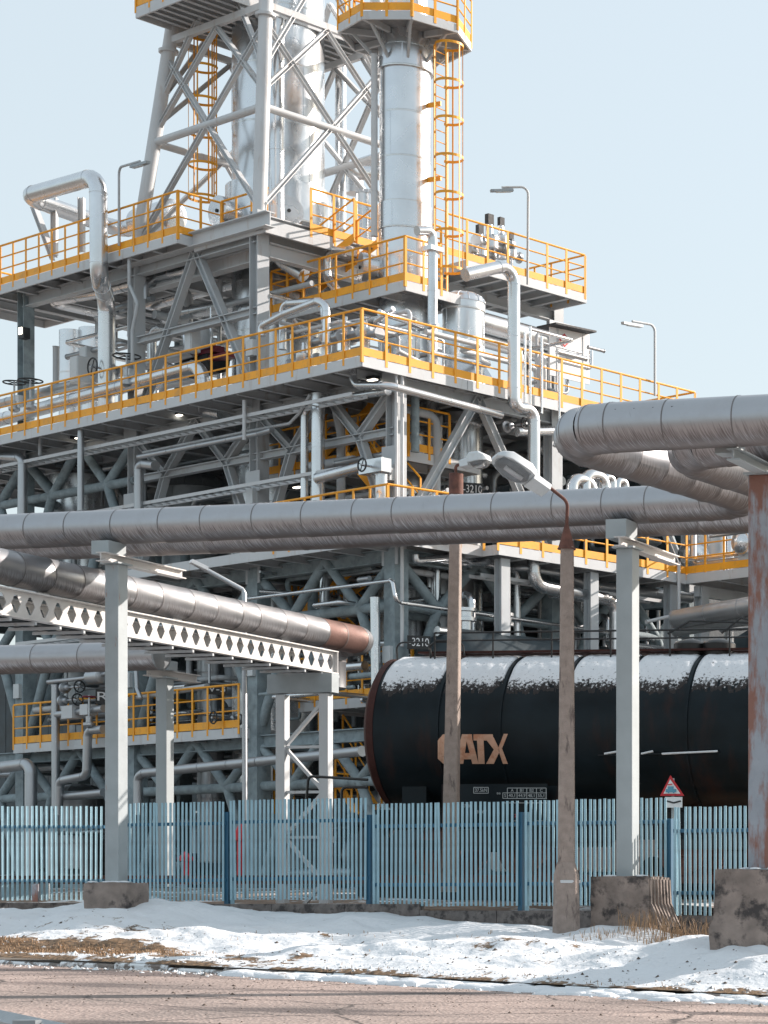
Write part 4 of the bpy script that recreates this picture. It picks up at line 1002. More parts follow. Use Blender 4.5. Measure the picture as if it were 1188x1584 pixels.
# crosswise platforms near the stack
platform('short yellow-railed platform round the foot of the slim stack', [(2.03,2.85),(7.8,2.85),(7.8,4.9),(2.03,4.9)], 16.25, [[(7.8,2.85),(2.03,2.85)],[(2.03,2.85),(2.03,4.0)],[(7.8,3.9),(7.8,2.85)]], 6)
platform('shaded yellow-railed platform one storey below the main walkway corner', [(1.2,2.3),(7.3,2.3),(7.3,4.6),(1.2,4.6)], 11.62, [[(7.3,2.3),(1.2,2.3)],[(1.2,2.3),(1.2,3.6)]], 6)
# Z2
platform('first-floor walkway ending in the corner rail just above the overhead pipes', [(-.6,.3),(25,.3),(25,3.2),(-.6,3.2)], Z2, [[(4,.3),(-.6,.3)],[(-.6,.3),(-.9,3.0)]], 22)
platform('long low yellow-edged walkway on the right behind the clean grey post', [(-1.2,3.22),(2.8,3.22),(2.8,9.8),(-1.2,9.8)], Z2, [[(-1.2,3.2),(-1.2,9.8)]], 8, False)
platform('right-hand yellow-railed walkway arm coming forward beyond the rusted post', [(-1.22,9.8),(-12,9.8),(-12,13),(-1.22,13)], Z2, [[(-1.2,9.8),(-12,9.8)]], 9, side=-1)
platform('inner deck above the pipe tangle behind the first-floor walkway', [(2.82,3.22),(25,3.22),(25,12),(2.82,12)], Z2-.02, [], 14)
# Z1
platform('short low yellow-railed platform left of the rust-scabbed post', [(12.4,.9),(17.5,.9),(17.5,3.4),(12.4,3.4)], Z1, [[(17.5,.9),(12.4,.9)]], 5)
platform('low yellow-railed platform in front of the V-3 vessel', [(6.4,.9),(12,.9),(12,3.4),(6.4,3.4)], Z1, [[(12,.9),(6.4,.9)],[(12,3.2),(12,.9)]], 5)
platform('low inner deck in the dark ground-floor bays', [(1,3.42),(25,3.42),(25,12),(1,12)], Z1-.02, [], 12)
platform('small yellow-railed platform beside the left end of the tank wagon', [(.9,2.2),(5.6,2.2),(5.6,4.6),(.9,4.6)], 5.35, [[(5.6,2.2),(.9,2.2)],[(.9,2.2),(.9,3.6)]], 4)

# ------------------------------------------------------------------ lattice tower
LT = thing('lattice_tower', 'tapering tubular lattice tower rising round the big silver column', 'lattice tower', W(9.1,4,Z4))
TZ = Z4+.1; TT = 27.5; LEAN = .105
def leg(i, j, z):
    a0 = [6.25,12.0][i]; b0 = [1.4,6.5][j]; k = (z-TZ)*LEAN
    return W(a0 + (k if i == 0 else -k), b0 + (k if j == 0 else -k), z)
for i in (0,1):
    for j in (0,1):
        m = MB(); m.tube(leg(i,j,TZ-.2), leg(i,j,TT), .185, 18)
        for z in (TZ+.02, 24.0):
            c = leg(i,j,z); m.tube(c-UZ*.04, c+UZ*.04, .27, 18)
        m.build('leg', 'steel_pale', LT)
def lb(p, q, w_=.125, mt='steel_pale'):
    m = MB(); m.ibeam(p, q, w_, w_, t=.02); m.build('brace', mt, LT, False)
ZH = 21.4
for (l0, l1) in (((0,0),(1,0)), ((0,0),(0,1)), ((1,0),(1,1)), ((0,1),(1,1))):
    g = lambda l, z: leg(l[0], l[1], z)
    m = MB(); m.tube(g(l0,ZH), g(l1,ZH), .105, 12); m.build('strut', 'steel_pale', LT)
    lb(g(l0,TZ+.3), g(l1,23.8)); lb(g(l1,TZ+.3), g(l0,23.8))
    ap = (g(l0,24.2)+g(l1,24.2))/2; lb(ap, g(l0,ZH+.5)); lb(ap, g(l1,ZH+.3))
    lb(g(l0,22.6), (g(l0,26)+g(l1,26))/2); lb(g(l1,22.6), (g(l0,26)+g(l1,26))/2)
    m = MB(); m.bar(g(l0,24.3), g(l1,24.3), .14, .18); m.build('ring_beam', 'steel_pale', LT, False)
platform('top platform of the lattice tower with yellow rails, cut by the upper photo edge', [(7.9,.9),(11.2,.9),(11.2,6.4),(7.9,6.4)], 24.85, [[(11.2,.9),(7.9,.9)],[(11.2,6.4),(11.2,.9)]], 9, edge=.3)
# node beams under the tower foot
for p,q in ((W(5.4,1.15,Z4-.1), W(12.3,1.15,Z4-.1)), (W(5.9,1.15,Z4-.1), W(5.9,7.0,Z4-.1)), (W(6.6,1.9,Z4-.62), W(12.3,1.9,Z4-.62)), (W(6.2,1.6,Z4-.7), W(6.2,7.0,Z4-.7))):
    hbeam(p, q, .40, .3, 'steel_pale')

# ------------------------------------------------------------------ vessels
def vessel(label, c, r, secs, mt='alu', n=40, course=1.55, cat='vessel', name='silver_column', dome=False, group='silver columns and vessels'):
    """secs: list of (z0,z1,r0,r1)"""
    t = thing(name, label, cat, Vector((c.x,c.y,EYE+secs[0][0])), group)
    for (z0,z1,r0,r1) in secs:
        k = max(1, round((z1-z0)/course))
        for i in range(k):
            za = z0+(z1-z0)*i/k; zb = z0+(z1-z0)*(i+1)/k; ra = r0+(r1-r0)*i/k; rb_ = r0+(r1-r0)*(i+1)/k
            m = MB(); m.lathe(Vector((c.x,c.y,EYE+za)), [(0,ra),(.0,ra+.006),(.035,ra+.010),(.045,ra),(zb-za,rb_)], n); m.build('cladding_course', mt, t)
            m = MB(); th = rnd.uniform(0,6.28)
            for q in range(3):
                tt = th+q*2.1; dd = Vector((math.cos(tt), math.sin(tt),0)); m.box(Vector((c.x,c.y,EYE+(za+zb)/2))+dd*(ra+.002), .012,.03,(zb-za)*.97, dd, Vector((-dd.y,dd.x,0)))
            m.build('lap_joint', mt, t, False)
    if dome:
        z1, r1 = secs[-1][1], secs[-1][3]; m = MB(); m.lathe(Vector((c.x,c.y,EYE+z1)), [(0,r1+.02),(.02,r1),(r1*.18,r1*.96),(r1*.34,r1*.83),(r1*.46,r1*.6),(r1*.52,r1*.35),(r1*.54,.02)], n); m.build('dome', mt, t)
        for i in range(12):
            th = i*math.pi/6; pts = [Vector((c.x+math.cos(th)*rr, c.y+math.sin(th)*rr, EYE+z1+hh)) for hh, rr in ((.02,r1*1.01),(r1*.18,r1*.97),(r1*.34,r1*.84),(r1*.46,r1*.61),(r1*.52,r1*.35))]
            m = MB(); m.sweep(pts, .012, 5); m.build('gore_seam', mt, t)
    return t
def manway(t, c, d, r=.36, ln=.45, z=0, mt='alu'):
    d = d.normalized(); m = MB(); m.lathe(c, [(0,r*.82),(ln*.7,r*.82),(ln*.72,r),(ln,r)], 26, d); o = m.build('manway', mt, t)
    m = MB(); m.lathe(c+d*(ln+.002), [(0,.05),(.03,.05)], 10, d); m.build('centre_cap', 'dark', o)
big = W(9.15,4.0,0); big.z = 0
t = vessel('huge silver column standing inside the lattice tower', big, 1.24, [(Z2-6,Z3+2.5,1.24,1.24),(Z3+2.5,Z4+.6,1.24,1.24),(Z4+.6,Z4+.9,1.24,1.42),(Z4+.9,Z4+2.0,1.42,1.42),(Z4+2.0,30,1.24,1.24)], 'alu')
manway(t, Vector((big.x,big.y,EYE+Z4+1.0)) + (-UB)*1.35, -UB, .42, .6); manway(t, Vector((big.x,big.y,EYE+Z4+1.0)) + (-UA*.8-UB*.5)*1.3, (-UA-UB*.25), .42, .6)
t['group'] = 'silver columns and vessels'
b_ = Rb(627, 3.5); st = W(3.5, b_, 0); st.z = 0
t = vessel('slim silver stack with an eight-sided yellow-railed platform near its top', st, .68, [(Z2-8.8,Z2+2.0,.70,.70),(Z2+2.0,18.0,.68,.68),(18.0,18.7,.70,.70),(18.7,22.3,.665,.665),(22.3,22.9,.72,.69),(22.9,23.9,.62,.62),(23.9,30,.58,.58)], 'alu', 40, 1.35)
manway(t, Vector((st.x,st.y,EYE+17.0)) - UB*.4 + UA*.5, (UA*.45-UB), .40, .55); manway(t, Vector((st.x,st.y,EYE+12.9)) - UB*.4 - UA*.1, (UA*.2-UB), .40, .6)
manway(t, Vector((st.x,st.y,EYE+6.2)) - UB*.4 + UA*.3, (UA*.6-UB), .40, .6)
sv_b = Rb(717, 2.4); sv = W(2.4, sv_b, 0); sv.z = 0
t = vessel('small silver vessel with a ribbed dome standing on the right walkway', sv, .5, [(Z2-6,Z3-.6,.50,.50),(Z3-.6,Z3-.3,.56,.56),(Z3+.1,Z3+.7,.44,.44),(Z3+.7,Z3+2.5,.55,.55),(Z3+2.5,Z3+2.72,.575,.575)], 'alu', 32, 1.1, dome=True)
manway(t, Vector((sv.x,sv.y,EYE+Z3+1.7)) - UB*.30, (-UB-UA*.2), .24, .26)
m = MB()   # splayed skirt wings
for d in (UB*.9-UA*.3, -UB*.6-UA*.8):
    d = d.normalized(); q = Vector((-d.y,d.x,0)); c = Vector((sv.x,sv.y,EYE+Z3)) 
    m.add([c+d*.3+q*.2+UZ*1.4, c+d*.3-q*.2+UZ*1.4, c+d*.85-q*.3+UZ*.55, c+d*.85+q*.3+UZ*.55, c+d*.2+q*.2+UZ*1.2, c+d*.2-q*.2+UZ*1.2, c+d*.7-q*.3+UZ*.45, c+d*.7+q*.3+UZ*.45], [(0,1,2,3),(7,6,5,4),(0,3,7,4),(1,5,6,2),(3,2,6,7),(0,4,5,1)])
m.build('hood', 'alu', t, False)
# vessels lower left
def vs_at(px, b, r, secs, label, mt='alu_dull', **k):
    c = W(La(px, b), b, 0); c.z = 0; return vessel(label, c, r, secs, mt, 28, 1.6, **k)
vs_at(130, 3.3, .98, [(Z2-.5,Z3-.6,.98,.98)], 'wide pale vessel behind the tube braces at the far left', 'alu')
vs_at(112, 7.5, .42, [(Z3,19.3,.42,.42)], 'slim pale vessel left of the bent overhead duct', 'alu')
vs_at(146, 8.0, .5, [(Z3,19.4,.5,.5)], 'stout pale vessel behind the bent overhead duct', 'alu')
vs_at(122, 3.0, .85, [(ZG,3.1,.85,.85)], 'fat pale ground-floor vessel behind the left fence panel', 'alu_dull', dome=True)
vs_at(326, 3.2, .36, [(Z1-3.5,Z2-.8,.36,.36)], 'slim vessel wearing the V-3 sign', 'alu_dull')
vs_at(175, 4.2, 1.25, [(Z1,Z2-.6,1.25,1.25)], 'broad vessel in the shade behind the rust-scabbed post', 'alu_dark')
vs_at(566, 5.6, .28, [(Z4,Z4+2.0,.28,.28)], 'small vessel between the lattice tower and the stack', 'alu', dome=True)
vs_at(700, 4.4, .5, [(ZG,Z2-.5,.55,.55)], 'pale round column right of the lower end of the stack', 'alu_dull')
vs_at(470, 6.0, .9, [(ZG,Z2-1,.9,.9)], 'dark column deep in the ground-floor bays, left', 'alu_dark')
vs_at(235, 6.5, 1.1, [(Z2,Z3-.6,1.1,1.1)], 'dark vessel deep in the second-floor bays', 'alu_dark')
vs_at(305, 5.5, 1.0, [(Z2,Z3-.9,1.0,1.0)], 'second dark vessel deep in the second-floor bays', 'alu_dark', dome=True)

# ------------------------------------------------------------------ stack octagon platform
ot = thing('stack_platform', 'eight-sided yellow-railed platform round the top of the slim stack', 'platform', Vector((st.x,st.y,EYE+23.3)))
zo = 23.38; NO = 8; Rd = 1.71
oc = [Vector((st.x,st.y,EYE+zo)) + Vector((math.cos(t_), math.sin(t_),0))*Rd for t_ in [R(-112.5+45*i) for i in range(NO)]]
m = MB(); vs = oc + [v-UZ*.05 for v in oc]; inn = [Vector((st.x,st.y,EYE+zo)) + (v-Vector((st.x,st.y,EYE+zo)))*.37 for v in oc]; vs += inn + [v-UZ*.05 for v in inn]
fs = []
for i in range(8):
    j = (i+1)%8; fs += [(i,j,16+j,16+i),(8+j,8+i,24+i,24+j),(i,8+i,8+j,j)]
m.add(vs, fs); m.build('deck', 'grating', ot, False)
for i in range(8):
    p, q = oc[i], oc[(i+1)%8]
    m = MB(); m.bar(p-UZ*.12, q-UZ*.12, .05, .22); m.build('edge_beam', 'steel_pale', ot, False)
    m = MB(); c_ = Vector((st.x,st.y,EYE+zo-.12)); d = (p-c_+UZ*0); m.bar(c_ + Vector((d.x,d.y,0))*.38, p-UZ*.15, .09, .16); m.build('joist', 'steel', ot, False)
    m = MB(); a_ = c_ + Vector((d.x,d.y,0))*.37; m.bar(a_-UZ*.8, c_+Vector((d.x,d.y,0))*.8-UZ*.05, .07, .07); m.build('knee_brace', 'steel', ot, False)
SIDE[0] = 1
for i in range(8):
    if i == 3: continue
    railing(ot, [oc[i], oc[(i+1)%8]], .75)
# ladders with safety cages
def cage_ladder(label, c, fw, z0, z1, r=.38, cagez0=None, barm='yellow'):
    """c: xy of ladder, fw: direction from ladder to the cage's outer side"""
    fw = fw.normalized(); sd = Vector((-fw.y,fw.x,0)); b = Vector((c.x,c.y,EYE)); t = thing('cage_ladder', label, 'ladder', b+UZ*z0, 'yellow ladders with round cages')
    for s_ in (-.23,.23):
        m = MB(); m.bar(b+sd*s_+UZ*z0, b+sd*s_+UZ*z1, .06, .03, up=fw); m.build('stringer', barm, t, False)
    z = z0+.15
    while z < z1:
        m = MB(); m.tube(b-sd*.23+UZ*z, b+sd*.23+UZ*z, .014, 5); m.build('rung', barm, t); z += .30
    zc = cagez0 if cagez0 is not None else z0+2.1; k = max(1, round((z1-zc)/1.0))
    cen = b + fw*r*.8
    for i in range(k+1):
        z = zc+(z1-zc)*i/k; pts = []
        for q in range(21):
            th = math.pi*(-.86 + 1.72*q/20); pts.append(cen + (fw*math.cos(th)+sd*math.sin(th))*r + UZ*z)
        m = MB()
        for p, q in zip(pts, pts[1:]): m.bar(p, q, .012, .07)
        m.build('hoop', barm, t, False)
    for q in range(5):
        th = math.pi*(-.66+1.32*q/4); o_ = (fw*math.cos(th)+sd*math.sin(th))*r
        m = MB(); m.bar(cen+o_*.98+UZ*zc, cen+o_*.98+UZ*z1, .04, .012, up=o_); m.build('cage_bar', barm, t, False)
    return t
lc = P(682, 300, 61.0); cage_ladder('tall yellow caged ladder up the right side of the slim stack', lc, Vector((.85,-.45,0)), 16.3, 22.9, .37, 16.9)
lc = P(333, 200, 64.5); cage_ladder('yellow caged ladder inside the lattice tower, left of the big column', lc, Vector((-.9,-.5,0)), Z4, 24.5, .40, 19.9)
for z in (17.6, 19.4, 21.4):
    m = MB(); q_ = Vector((st.x,st.y,EYE+z)); m.bar(q_+Vector((.6,-.1,0)), Vector((P(682,300,61).x,61,EYE+z)), .05,.12); tag(m.build('ladder_bracket','yellow',None,False), 'short yellow bracket tying the tall caged ladder to the stack', 'bracket', 'yellow ladder brackets on the stack')

# ------------------------------------------------------------------ stairs
def stair(label, p, q, w_=.75, wdir=None, n=None):
    """p bottom, q top (world)"""
    d = q-p; hd = Vector((d.x,d.y,0)).normalized(); sd = Vector((-hd.y,hd.x,0)); t = thing('steel_stair', label, 'stairs', p, 'yellow stairs')
    for s_ in (-w_/2,w_/2):
        m = MB(); m.bar(p+sd*s_, q+sd*s_, .03, .22); m.build('stringer', 'yellow', t, False)
        m = MB(); m.tube(p+sd*s_+UZ*1.05, q+sd*s_+UZ*1.05, .026, 7); m.build('handrail', 'yellow', t)
        m = MB(); m.tube(p+sd*s_+UZ*.6, q+sd*s_+UZ*.6, .02, 6); m.build('mid_rail', 'yellow', t)
        k = max(2, round(d.length/.95))
        for i in range(k+1):
            c = p+sd*s_+d*(i/k); m = MB(); m.bar(c, c+UZ*1.05, .05, .02, up=hd); m.build('post', 'yellow', t, False)
    n = n or max(3, round(d.z/.21))
    for i in range(n):
        c = p + d*((i+.5)/n); m = MB(); m.box(c, .24, w_-.04, .035, hd, sd); m.build('tread', 'grating', t, False)
    return t
stair('yellow stair rising from the platform at the stack foot toward the tower', L(478,440,3.7), L(566,372,3.7))
stair('yellow stair between the shaded platform and the main walkway', L(522,706,3.4), L(622,600,3.4))
stair('short yellow stair coming down behind the upright pipes above the overhead pipes', L(632,800,2.0), L(555,708,2.0))
stair('yellow stair climbing behind the brace right of the big column foot', L(470,960,3.0), L(585,868,3.0))
stair('second yellow stair crossing beneath it above the sunlit pipe end', L(575,1010,3.4), L(480,925,3.4))
stair('yellow stair just left of the tank wagon, partly behind the fence', L(572,1262,2.6), L(512,1165,2.6))
for (px0,y0,px1,y1,bb) in ((425,1150,455,1250,1.8),(520,1190,545,1250,2.0)):
    t = thing('hand_railing', 'upright piece of yellow railing low behind the portal posts, %s' % ('left' if px0<500 else 'right'), 'railing', L(px0,y1,bb)); 
    railing(t, [L(px0,y1,bb), L(px1,y1+2,bb)], .7, 1.3, 0)
# ------------------------------------------------------------------ named process pipes (measured one by one)
G = 'silver process pipes'
def LP(pts, b, r, label, mt='alu', **k): return pipe([L(x,y,b) for x,y in pts], r, label, mt, group=G, **k)
def RP(pts, a, r, label, mt='alu', **k): return pipe([Rr(x,y,a) for x,y in pts], r, label, mt, group=G, **k)
# big bent duct upper left
bD = .35
v0 = L(152,272,bD); v1 = L(38,304,bD)
pipe([L(165,575,bD+.9)-UZ*1.0, L(165,462,bD+.9), L(153,432,bD), v0, v1, v1+UB*2.9-UZ*.25, v1+UB*2.9-UA*3.0-UZ*.6], .235, 'thick bent silver duct rising over the top left walkway and doubling back', 'alu', rad=.5, n=24, seams=1.5, group=G)
c = v1+UB*2.9-UZ*.3; m = MB(); m.lathe(c-UA*1.1, [(0,.34),(.04,.34),(.05,.46),(1.7,.46),(1.75,.34),(1.8,.3)], 26, -UA); tag(m.build('silencer','alu',None), 'fat silver drum on the doubled-back duct at the upper left', 'silencer')
for px0,y0,px1,y1 in ((52,318,83,400),(84,306,84,395),(126,306,126,390)):
    m = MB(); m.ibeam(L(px0,y0,1.2), L(px1,y1,1.2), .16,.16, t=.02); tag(m.build('duct_support','steel_pale',None,False), {52:'slanting grey strut propping the bent duct',84:'upright grey strut under the bent duct, left',126:'upright grey strut under the bent duct, right'}[px0], 'strut', 'struts under the bent duct')
# underdeck U pipe
u0 = L(150,452,.9); u0 = L(150,452,1.9); u1 = L(74,465,1.9); pipe([u0-UA*5-UZ*.1, u0-UA*.2, u1, u1+UB*2.0, u1+UB*2.0-UA*7], .19, 'silver pipe bent in a flat U under the top left walkway', 'alu', rad=.45, n=16, group=G)
pipe([L(-20,655,1.1), L(312,565,1.1), L(314,610,1.1)-UZ*.2, L(314,632,1.1), L(345,640,1.1)], .19, 'long silver pipe lying behind the left walkway rails and dropping through the deck', 'alu', rad=.4, n=16, group=G)
pipe([L(-20,630,1.9), L(300,545,1.9)], .13, 'thinner silver pipe just behind the long one on the left walkway', 'alu_dull', group=G)
LP([(235,590),(235,507),(290,514),(290,560)], 2.2, .13, 'square-topped silver pipe on the deck right of the left column')
LP([(205,560),(205,512),(213,470),(200,440),(200,390)], .8, .05, 'thin grey conduit climbing beside the upper left column', 'steel')
LP([(255,490),(395,465)], 3.0, .20, 'sloping silver header behind the upper storey brace')
RP([(720,425),(795,408),(795,600),(795,632),(826,632),(826,775)], -.55, .16, 'silver pipe looping over the right walkway then stepping down in front of it', rad=.36, n=18)
pp = [Rr(645,357,1.5), Rr(668,357,1.5), Rr(669,380,1.5), Rr(669,1010,1.5)]
pipe(pp, .13, 'upright silver pipe hugging the right side of the slim stack, top bent into it', 'alu', rad=.3, n=16, group=G)
m = MB(); m.box(Rr(669,386,1.5), .42,.42,.12, UA, UB); tag(m.build('pipe_clamp','alu',None,False), 'square silver clamp near the bent top of the pipe beside the stack', 'clamp')
pipe([L(545,545,.5), L(546,585,.5), L(552,596,.5), Rr(600,596,-.25), Rr(775,642,-.25)], .10, 'thin silver pipe under the walkway corner running off to the right', 'alu', rad=.25, group=G)
LP([(437,540),(437,470),(500,466),(504,510)], 1.6, .10, 'thin square-topped silver pipe behind the walkway right of the big column foot')
LP([(405,520),(404,505),(440,486),(492,466),(505,472),(505,530)], 1.0, .10, 'silver pipe bridging over the main walkway rails near the corner')
LP([(492,775),(492,610)], .9, .17, 'thicker upright silver pipe right of the big column foot')
LP([(471,770),(471,632),(500,620),(600,605)], .9, .10, 'thin upright silver pipe with a bent top right of the big column foot')
LP([(492,740),(560,722),(592,716)], .7, .14, 'short thick silver pipe with a valve above the overhead pipes')
m = MB(); m.box(L(580,722,.7), .9,.3,.34, UA, UB); tag(m.build('valve_box','alu',None,False), 'boxy silver valve cover right of the upright silver pipes', 'valve cover')
LP([(590,735),(590,775)], .75, .15, 'stub of silver pipe dropping from the boxy valve cover')
RP([(613,575),(613,780)], .1, .035, 'thin conduit clipped to the corner column', 'steel_pale')
RP([(633,560),(622,580),(622,1000)], .1, .045, 'thin bent pipe running down the corner column', 'steel_pale')
RP([(540,255),(545,268),(590,268)], 9.0, .2, 'stub of silver pipe behind the stack above the walkway')
pipe([L(527,355,6.6), L(527,60,6.6)], .16, 'upright silver pipe between the lattice tower legs', 'alu', n=16, group=G)
pipe([L(579,365,3.2), L(579,85,3.2)], .085, 'thin grey downpipe just left of the slim stack', 'steel_pale', n=10, group=G)
pipe([L(549,300,7.5), L(548,262,7.5), L(585,250,7.5), L(620,250,7.5)], .26, 'short silver bend between the lattice tower and the stack', 'alu', n=18, group=G)
pipe([L(428,30,2.6), L(428,300,2.6), L(430,400,2.6), L(470,425,2.9)], .20, 'upright silver pipe in front of the huge column inside the tower', 'alu', rad=.5, n=18, group=G)
pipe([L(522,450,3.3), L(506,430,3.3), L(506,388,3.3), L(540,388,3.3)], .12, 'small silver pipe behind the stack-foot platform rails', 'alu', group=G)
# right: exchanger and headers behind the right walkway
m = MB(); c0, c1_ = Rr(735,497,4.6), Rr(870,535,4.6); m.lathe(c0, [(0,.30),(.06,.36),(.1,.32),((c1_-c0).length,.32)], 26, c1_-c0); tag(m.build('heat_exchanger','alu',None), 'horizontal silver exchanger drum behind the small dome vessel', 'heat exchanger')
RP([(735,525),(865,560)], 4.6, .18, 'silver header just under the horizontal exchanger drum')
RP([(830,600),(830,515),(850,520),(850,600)], 3.0, .05, 'thin looped pipe near the white notice cabinet', 'steel_pale')
for x_, y0, y1 in ((812,510,640),(820,505,650),(838,520,640),(865,575,700)):
    RP([(x_,y1),(x_,y0)], -.3, .035, 'thin upright pipe in front of the right walkway, at its %s' % {812:'far left',820:'left',838:'middle',865:'right by the frame column'}[x_], 'alu')
RP([(858,690),(872,650),(900,640)], -.5, .05, 'thin bracket pipe beyond the frame column', 'steel_pale')
RP([(800,668),(880,666)], .2, .12, 'horizontal silver pipe stub near the loop of the overhead pipes')
# lower right
RP([(826,850),(826,905),(952,930),(952,1030)], -.7, .17, 'shiny silver pipe stepping down behind the lamp pole and turning down by the clean post', rad=.35, n=18)
RP([(845,860),(850,882),(905,905),(1065,925),(1100,915)], -.1, .15, 'dull silver pipe just behind the shiny stepped one', 'alu_dull', rad=.4, n=16)
RP([(643,858),(643,868),(700,862),(785,880),(800,884),(800,1030)], .1, .09, 'silver pipe over the tank wagon turning down at its middle', n=12)
RP([(785,1030),(785,878)], -.8, .08, 'upright silver pipe beside it over the tank wagon')
pipe([L(386,926,.8), L(607,898,.8), L(612,928,.8), Rr(618,932,-.1), Rr(870,968,-.1), Rr(1010,990,-.1)], .05, 'thin bright conduit running level across the lower storey above the wagon', 'alu', rad=.12, group=G)
RP([(676,950),(676,865)], .8, .10, 'short upright silver pipe left of the concrete lamp pole')
RP([(645,938),(700,945)], 1.6, .12, 'short silver header above the black-and-white number sign')
LP([(580,925),(582,1100)], .9, .12, 'upright silver pipe left of the corner column, lower storey')
for x_ in (1000,1018,935):
    RP([(x_,1000),(x_,945)], .5, .06, 'short upright pipe behind the walkway supports, %s' % {985:'first right of the clean post',1000:'second right of the clean post',1018:'third right of the clean post',920:'first left of the clean post',935:'second left of the clean post'}[x_], 'alu_dull')
pipe([Rr(1045,958,-2.5), Rr(1200,930,-6)], .25, 'thick dull pipe running in from the rusted post at walkway height', 'alu_dull', n=20, group=G)
pipe([Rr(1045,975,-2.2), Rr(1200,950,-5.6)], .18, 'second dull pipe under the thick one by the rusted post', 'alu_dark', n=16, group=G)
RP([(1050,870),(1050,950),(1000,962)], -1.3, .05, 'thin hanger beside the walkway corner beyond the clean post', 'steel_pale')
# lower left
LP([(-20,1190),(42,1182),(48,1190),(48,1390)], .5, .17, 'grey pipe bending down at the far left of the ground storey', 'alu_dull', rad=.3, n=16)
LP([(86,1250),(86,1060)], .6, .11, 'upright grey pipe left of the rust-scabbed post', 'alu_dull')
LP([(75,1055),(140,1048),(165,1042)], .6, .06, 'thin grey pipe ending in a fat sleeve left of the rust-scabbed post', 'alu_dull')
m = MB(); m.lathe(L(136,1048,.6), [(0,.08),(.12,.2),(.7,.2),(.75,.1)], 18, -UA); tag(m.build('pipe_sleeve','alu_dull',None), 'fat grey sleeve on the thin pipe beside the rust-scabbed post', 'pipe sleeve')
LP([(160,1128),(136,1130),(134,1200),(92,1208),(90,1260)], .55, .12, 'grey pipe zigzagging down beside the rust-scabbed post', 'alu_dull', rad=.2)
LP([(84,1106),(160,1096)], .6, .10, 'short level grey pipe carrying a square valve body', 'alu_dull')
m = MB(); m.box(L(112,1102,.6), .55,.35,.36, UA, UB); m.box(L(137,1098,.6), .4,.3,.3, UA, UB); tag(m.build('gate_valve','steel_pale',None,False), 'square pale valve bodies on the short level pipe by the rust-scabbed post', 'valve')
LP([(214,1260),(214,1202),(222,1196),(400,1178),(560,1162)], .6, .13, 'long level grey pipe crossing the ground storey and turning down by the second post', 'alu_dull', rad=.3, n=14)
LP([(95,1232),(160,1226)], .7, .11, 'short level grey pipe low beside the rust-scabbed post', 'alu_dull')
LP([(210,1020),(212,1065),(218,1080),(216,1078)], .6, .06, 'bent grey duct over the V-3 platform, left', 'alu_dull')
LP([(212,1078),(320,1062)], 1.0, .08, 'level grey tray over the V-3 platform', 'steel')
LP([(-10,745),(-6,706),(30,708),(35,712),(35,800)], .4, .13, 'silver pipe with a squared bend at the far left above the overhead pipes', 'alu_dull', rad=.2)
LP([(125,790),(125,652)], .2, .09, 'upright silver pipe in front of the left tube braces', 'alu_dull')
LP([(215,790),(215,722),(222,718),(240,720)], .7, .13, 'stubby upright grey pipe over the overhead pipes, left bay', 'alu_dull', rad=.15)
LP([(62,705),(62,685),(64,660)], .5, .05, 'thin drip pipe under the left walkway', 'steel')
pipe([L(215,707,.6), L(400,671,.6), L(420,665,.6)], .07, 'twin thin conduits crossing the dark second-floor bay', 'alu_dull', group=G)
pipe([L(222,700,.75), L(400,664,.75), L(448,655,.75), L(462,640,.75), L(480,610,.75)], .04, 'thin grey cable conduit crossing and climbing by the big column foot', 'steel', group=G)
LP([(378,680),(378,620)], .3, .05, 'short thin pipe hanging from the main walkway, left of the big column foot', 'steel_pale')
# handwheels and valves
def wheel(px, py, b, r, d, label, mt='dark', plane='L'):
    c = L(px,py,b) if plane == 'L' else Rr(px,py,b); t = thing('handwheel_valve', label, 'valve', c - UZ*.5, 'valves with handwheels')
    D, S, U = basis(Vector(d)); pts = [c + (S*math.cos(i*math.pi/10)+U*math.sin(i*math.pi/10))*r for i in range(20)]
    m = MB(); m.sweep(pts, .022, 6, closed=True); 
    for i in range(4):
        th = i*math.pi/2+.4; m.tube(c, c+(S*math.cos(th)+U*math.sin(th))*r, .014, 5)
    m.build('handwheel', mt, t); m = MB(); m.tube(c+D*.05, c-D*.55, .03, 8); m.lathe(c-D*.85, [(0,.1),(.05,.16),(.12,.16),(.14,.09),(.3,.09),(.32,.05)], 12, D); m.build('bonnet', 'alu_dull', t)
wheel(22,592,.6,.30,UZ,'black handwheel lying flat over the left walkway, leftmost'); wheel(47,589,.6,.33,UZ,'black handwheel lying flat over the left walkway, beside the leftmost')
wheel(196,551,.9,.36,UZ,'black handwheel lying flat right of the bent duct'); wheel(143,567,.8,.24,-UB,'upright black handwheel left of the bent duct')
wheel(560,719,.3,.16,-UB,'small dark green handwheel on the silver valve cover'); wheel(123,1062,.5,.16,-UA,'small handwheel above the square valve bodies, upper'); wheel(120,1082,.5,.16,-UA,'small handwheel above the square valve bodies, lower')
wheel(138,1078,.45,.17,UZ,'dark red handwheel beside the rust-scabbed post','darkred'); wheel(813,655,-.2,.15,-UA,'small handwheel under the right walkway near the pipe loop', plane='R')
wheel(330,1110,.7,.16,-UB,'small handwheel below the V-3 sign')
